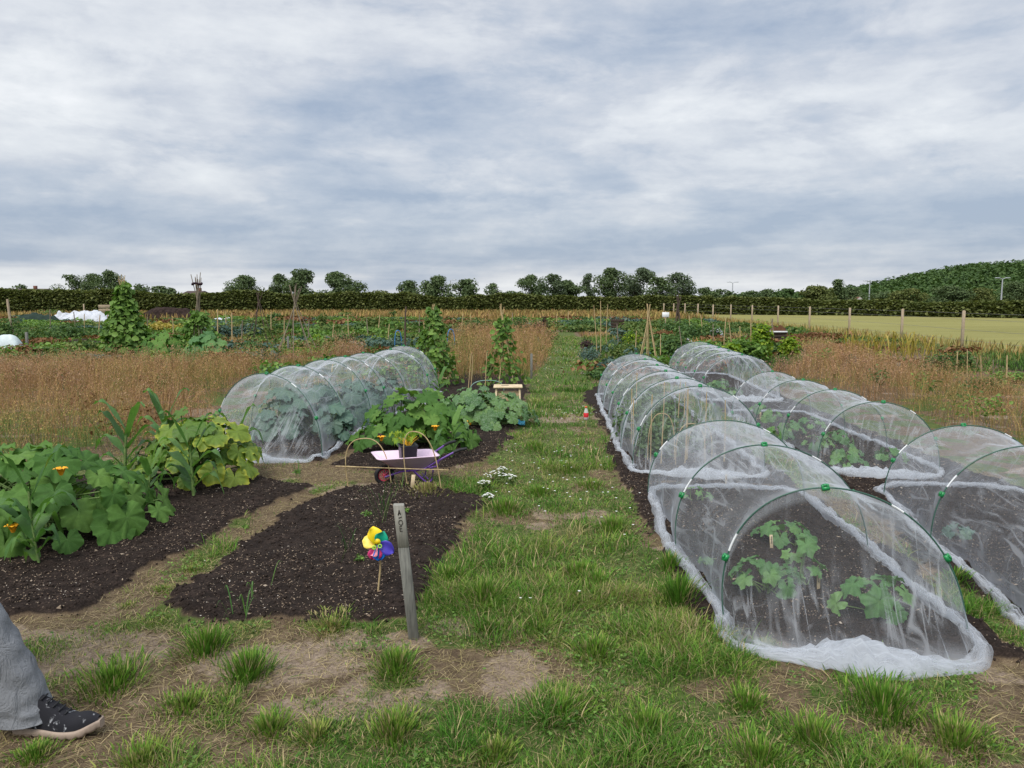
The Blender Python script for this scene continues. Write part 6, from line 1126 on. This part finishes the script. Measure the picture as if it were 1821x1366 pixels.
for s_ in (-1, 1): mb.lathe(hc + (.083, s_ * .034, .005), [(.001, -.012), (.010, -.007), (.013, 0), (.010, .007), (.001, .012)], 10)
mb.build('eyes', M['pencil'], t_); mb = MB(); mb.tube([hc + (.094, -.025, -.062), hc + (.101, 0, -.060), hc + (.094, .025, -.062)], .005, 6); mb.build('mouth', plain('lips', (.35, .12, .10), .5), t_)
mb = MB(); mb.lathe((0, 0, 0), [(max(.001, .100 * sin(a)), .128 * cos(a)) for a in np.linspace(0, pi * .56, 10)], 24); V_ = mb.V[0]; V_[:, 0] *= 1.12; V_ += hc + np.array((-.016, 0, .006)); mb.V[0] = V_; mb.build('hair', M['hair'], t_)
M['shoe'] = None
sm_, st_ = newmat('speckled_shoe_fabric'); tcs = st_.n.new('ShaderNodeTexCoord').outputs['Object']; nn_ = st_.noise(tcs, 26, 3, .6, .6); n2_ = st_.noise(tcs, 90, 3, .7); fs_ = st_.math('MULTIPLY', st_.sstep(nn_, .56, .66), st_.sstep(n2_, .42, .6)); finish(st_, prin(st_, st_.mix(fs_, (.018, .018, .022), (.45, .46, .48)), .85, .2, n2_, .4, .003)); M['shoe'] = sm_
M['sole'] = plain('tan_rubber_sole', (.33, .255, .20), .7, .3, .15, 20)
def shoe(x0, y0, z0, pitch):
    e = thing('shoe', None, None, (0, 0, 0)); e.parent = t_; e['org'] = t_['org']; L = .315; n = 30; nt = 22; cp, sp = cos(pitch), sin(pitch)
    def tf(x, y, z): return (x0 + x * cp - z * sp * -1 * -1, y0 + y, z0 + z * cp + -x * sp * -1 * -1) if False else (x0 + x * cp + z * sp, y0 + y, z0 + z * cp - x * sp)
    def wdt(q): return .047 * (sin(pi * min(1, max(.0, q * .93 + .05))) ** .42) * (.82 + .22 * sm(q, .3, .7)) 
    tz = lambda q: .085 * (1 - sm(q, .22, .75)) + .048 - .022 * sm(q, .8, 1.0)
    P = np.zeros((n, nt, 3)); S2 = np.zeros((n, 8, 3))
    for i in range(n):
        q = i / (n - 1); w_ = float(wdt(q)); h_ = float(tz(q)); toe = .018 * float(sm(q, .72, 1)); b0 = .030
        for j in range(nt): a = pi * j / (nt - 1); P[i, j] = tf((q - .5) * L * .97, w_ * .95 * cos(a) * (1 - .12 * sin(a)), b0 + toe + max(.0, (h_ - .008 * float(sm(q, .9, 1)))) * max(sin(a), 0) ** .7)
        prof = [(-.92, .003), (-1.05, .012), (-1.08, .026), (-.98, .034), (.98, .034), (1.08, .026), (1.05, .012), (.92, .003)]
        for j, (a, z) in enumerate(prof): S2[i, j] = tf((q - .5) * L * 1.02, w_ * a, z + toe + .010 * float(sm(q, .0, .12)) * 0 + .004 * sin(q * 60) * (z < .02) + .006 * sin(q * 7))
    m1 = MB(); m1.grid(P); m1.build('upper', M['shoe'], e); m2 = MB(); m2.grid(S2.transpose(1, 0, 2), closeu=True); m2.add(S2[0], np.arange(8)[None]); m2.add(S2[-1], np.arange(8)[None][:, ::-1]); m2.build('sole', M['sole'], e)
    m3 = MB()
    for k in range(5): q = .36 + k * .065; z = b0 + float(tz(q)) + .003; m3.tube([tf((q - .5) * L, -.022, z - .008), tf((q - .5) * L + .012, 0, z + .002), tf((q - .5) * L, .022, z - .008)], .0032, 6)
    m3.build('laces', M['black'], e)
shoe(-1.665, py0 - .01, .012, -.03); shoe(-2.60, py0 + .12, .03, .30)
for o in list(bpy.data.objects):
    if 'org' in o.keys(): del o['org']
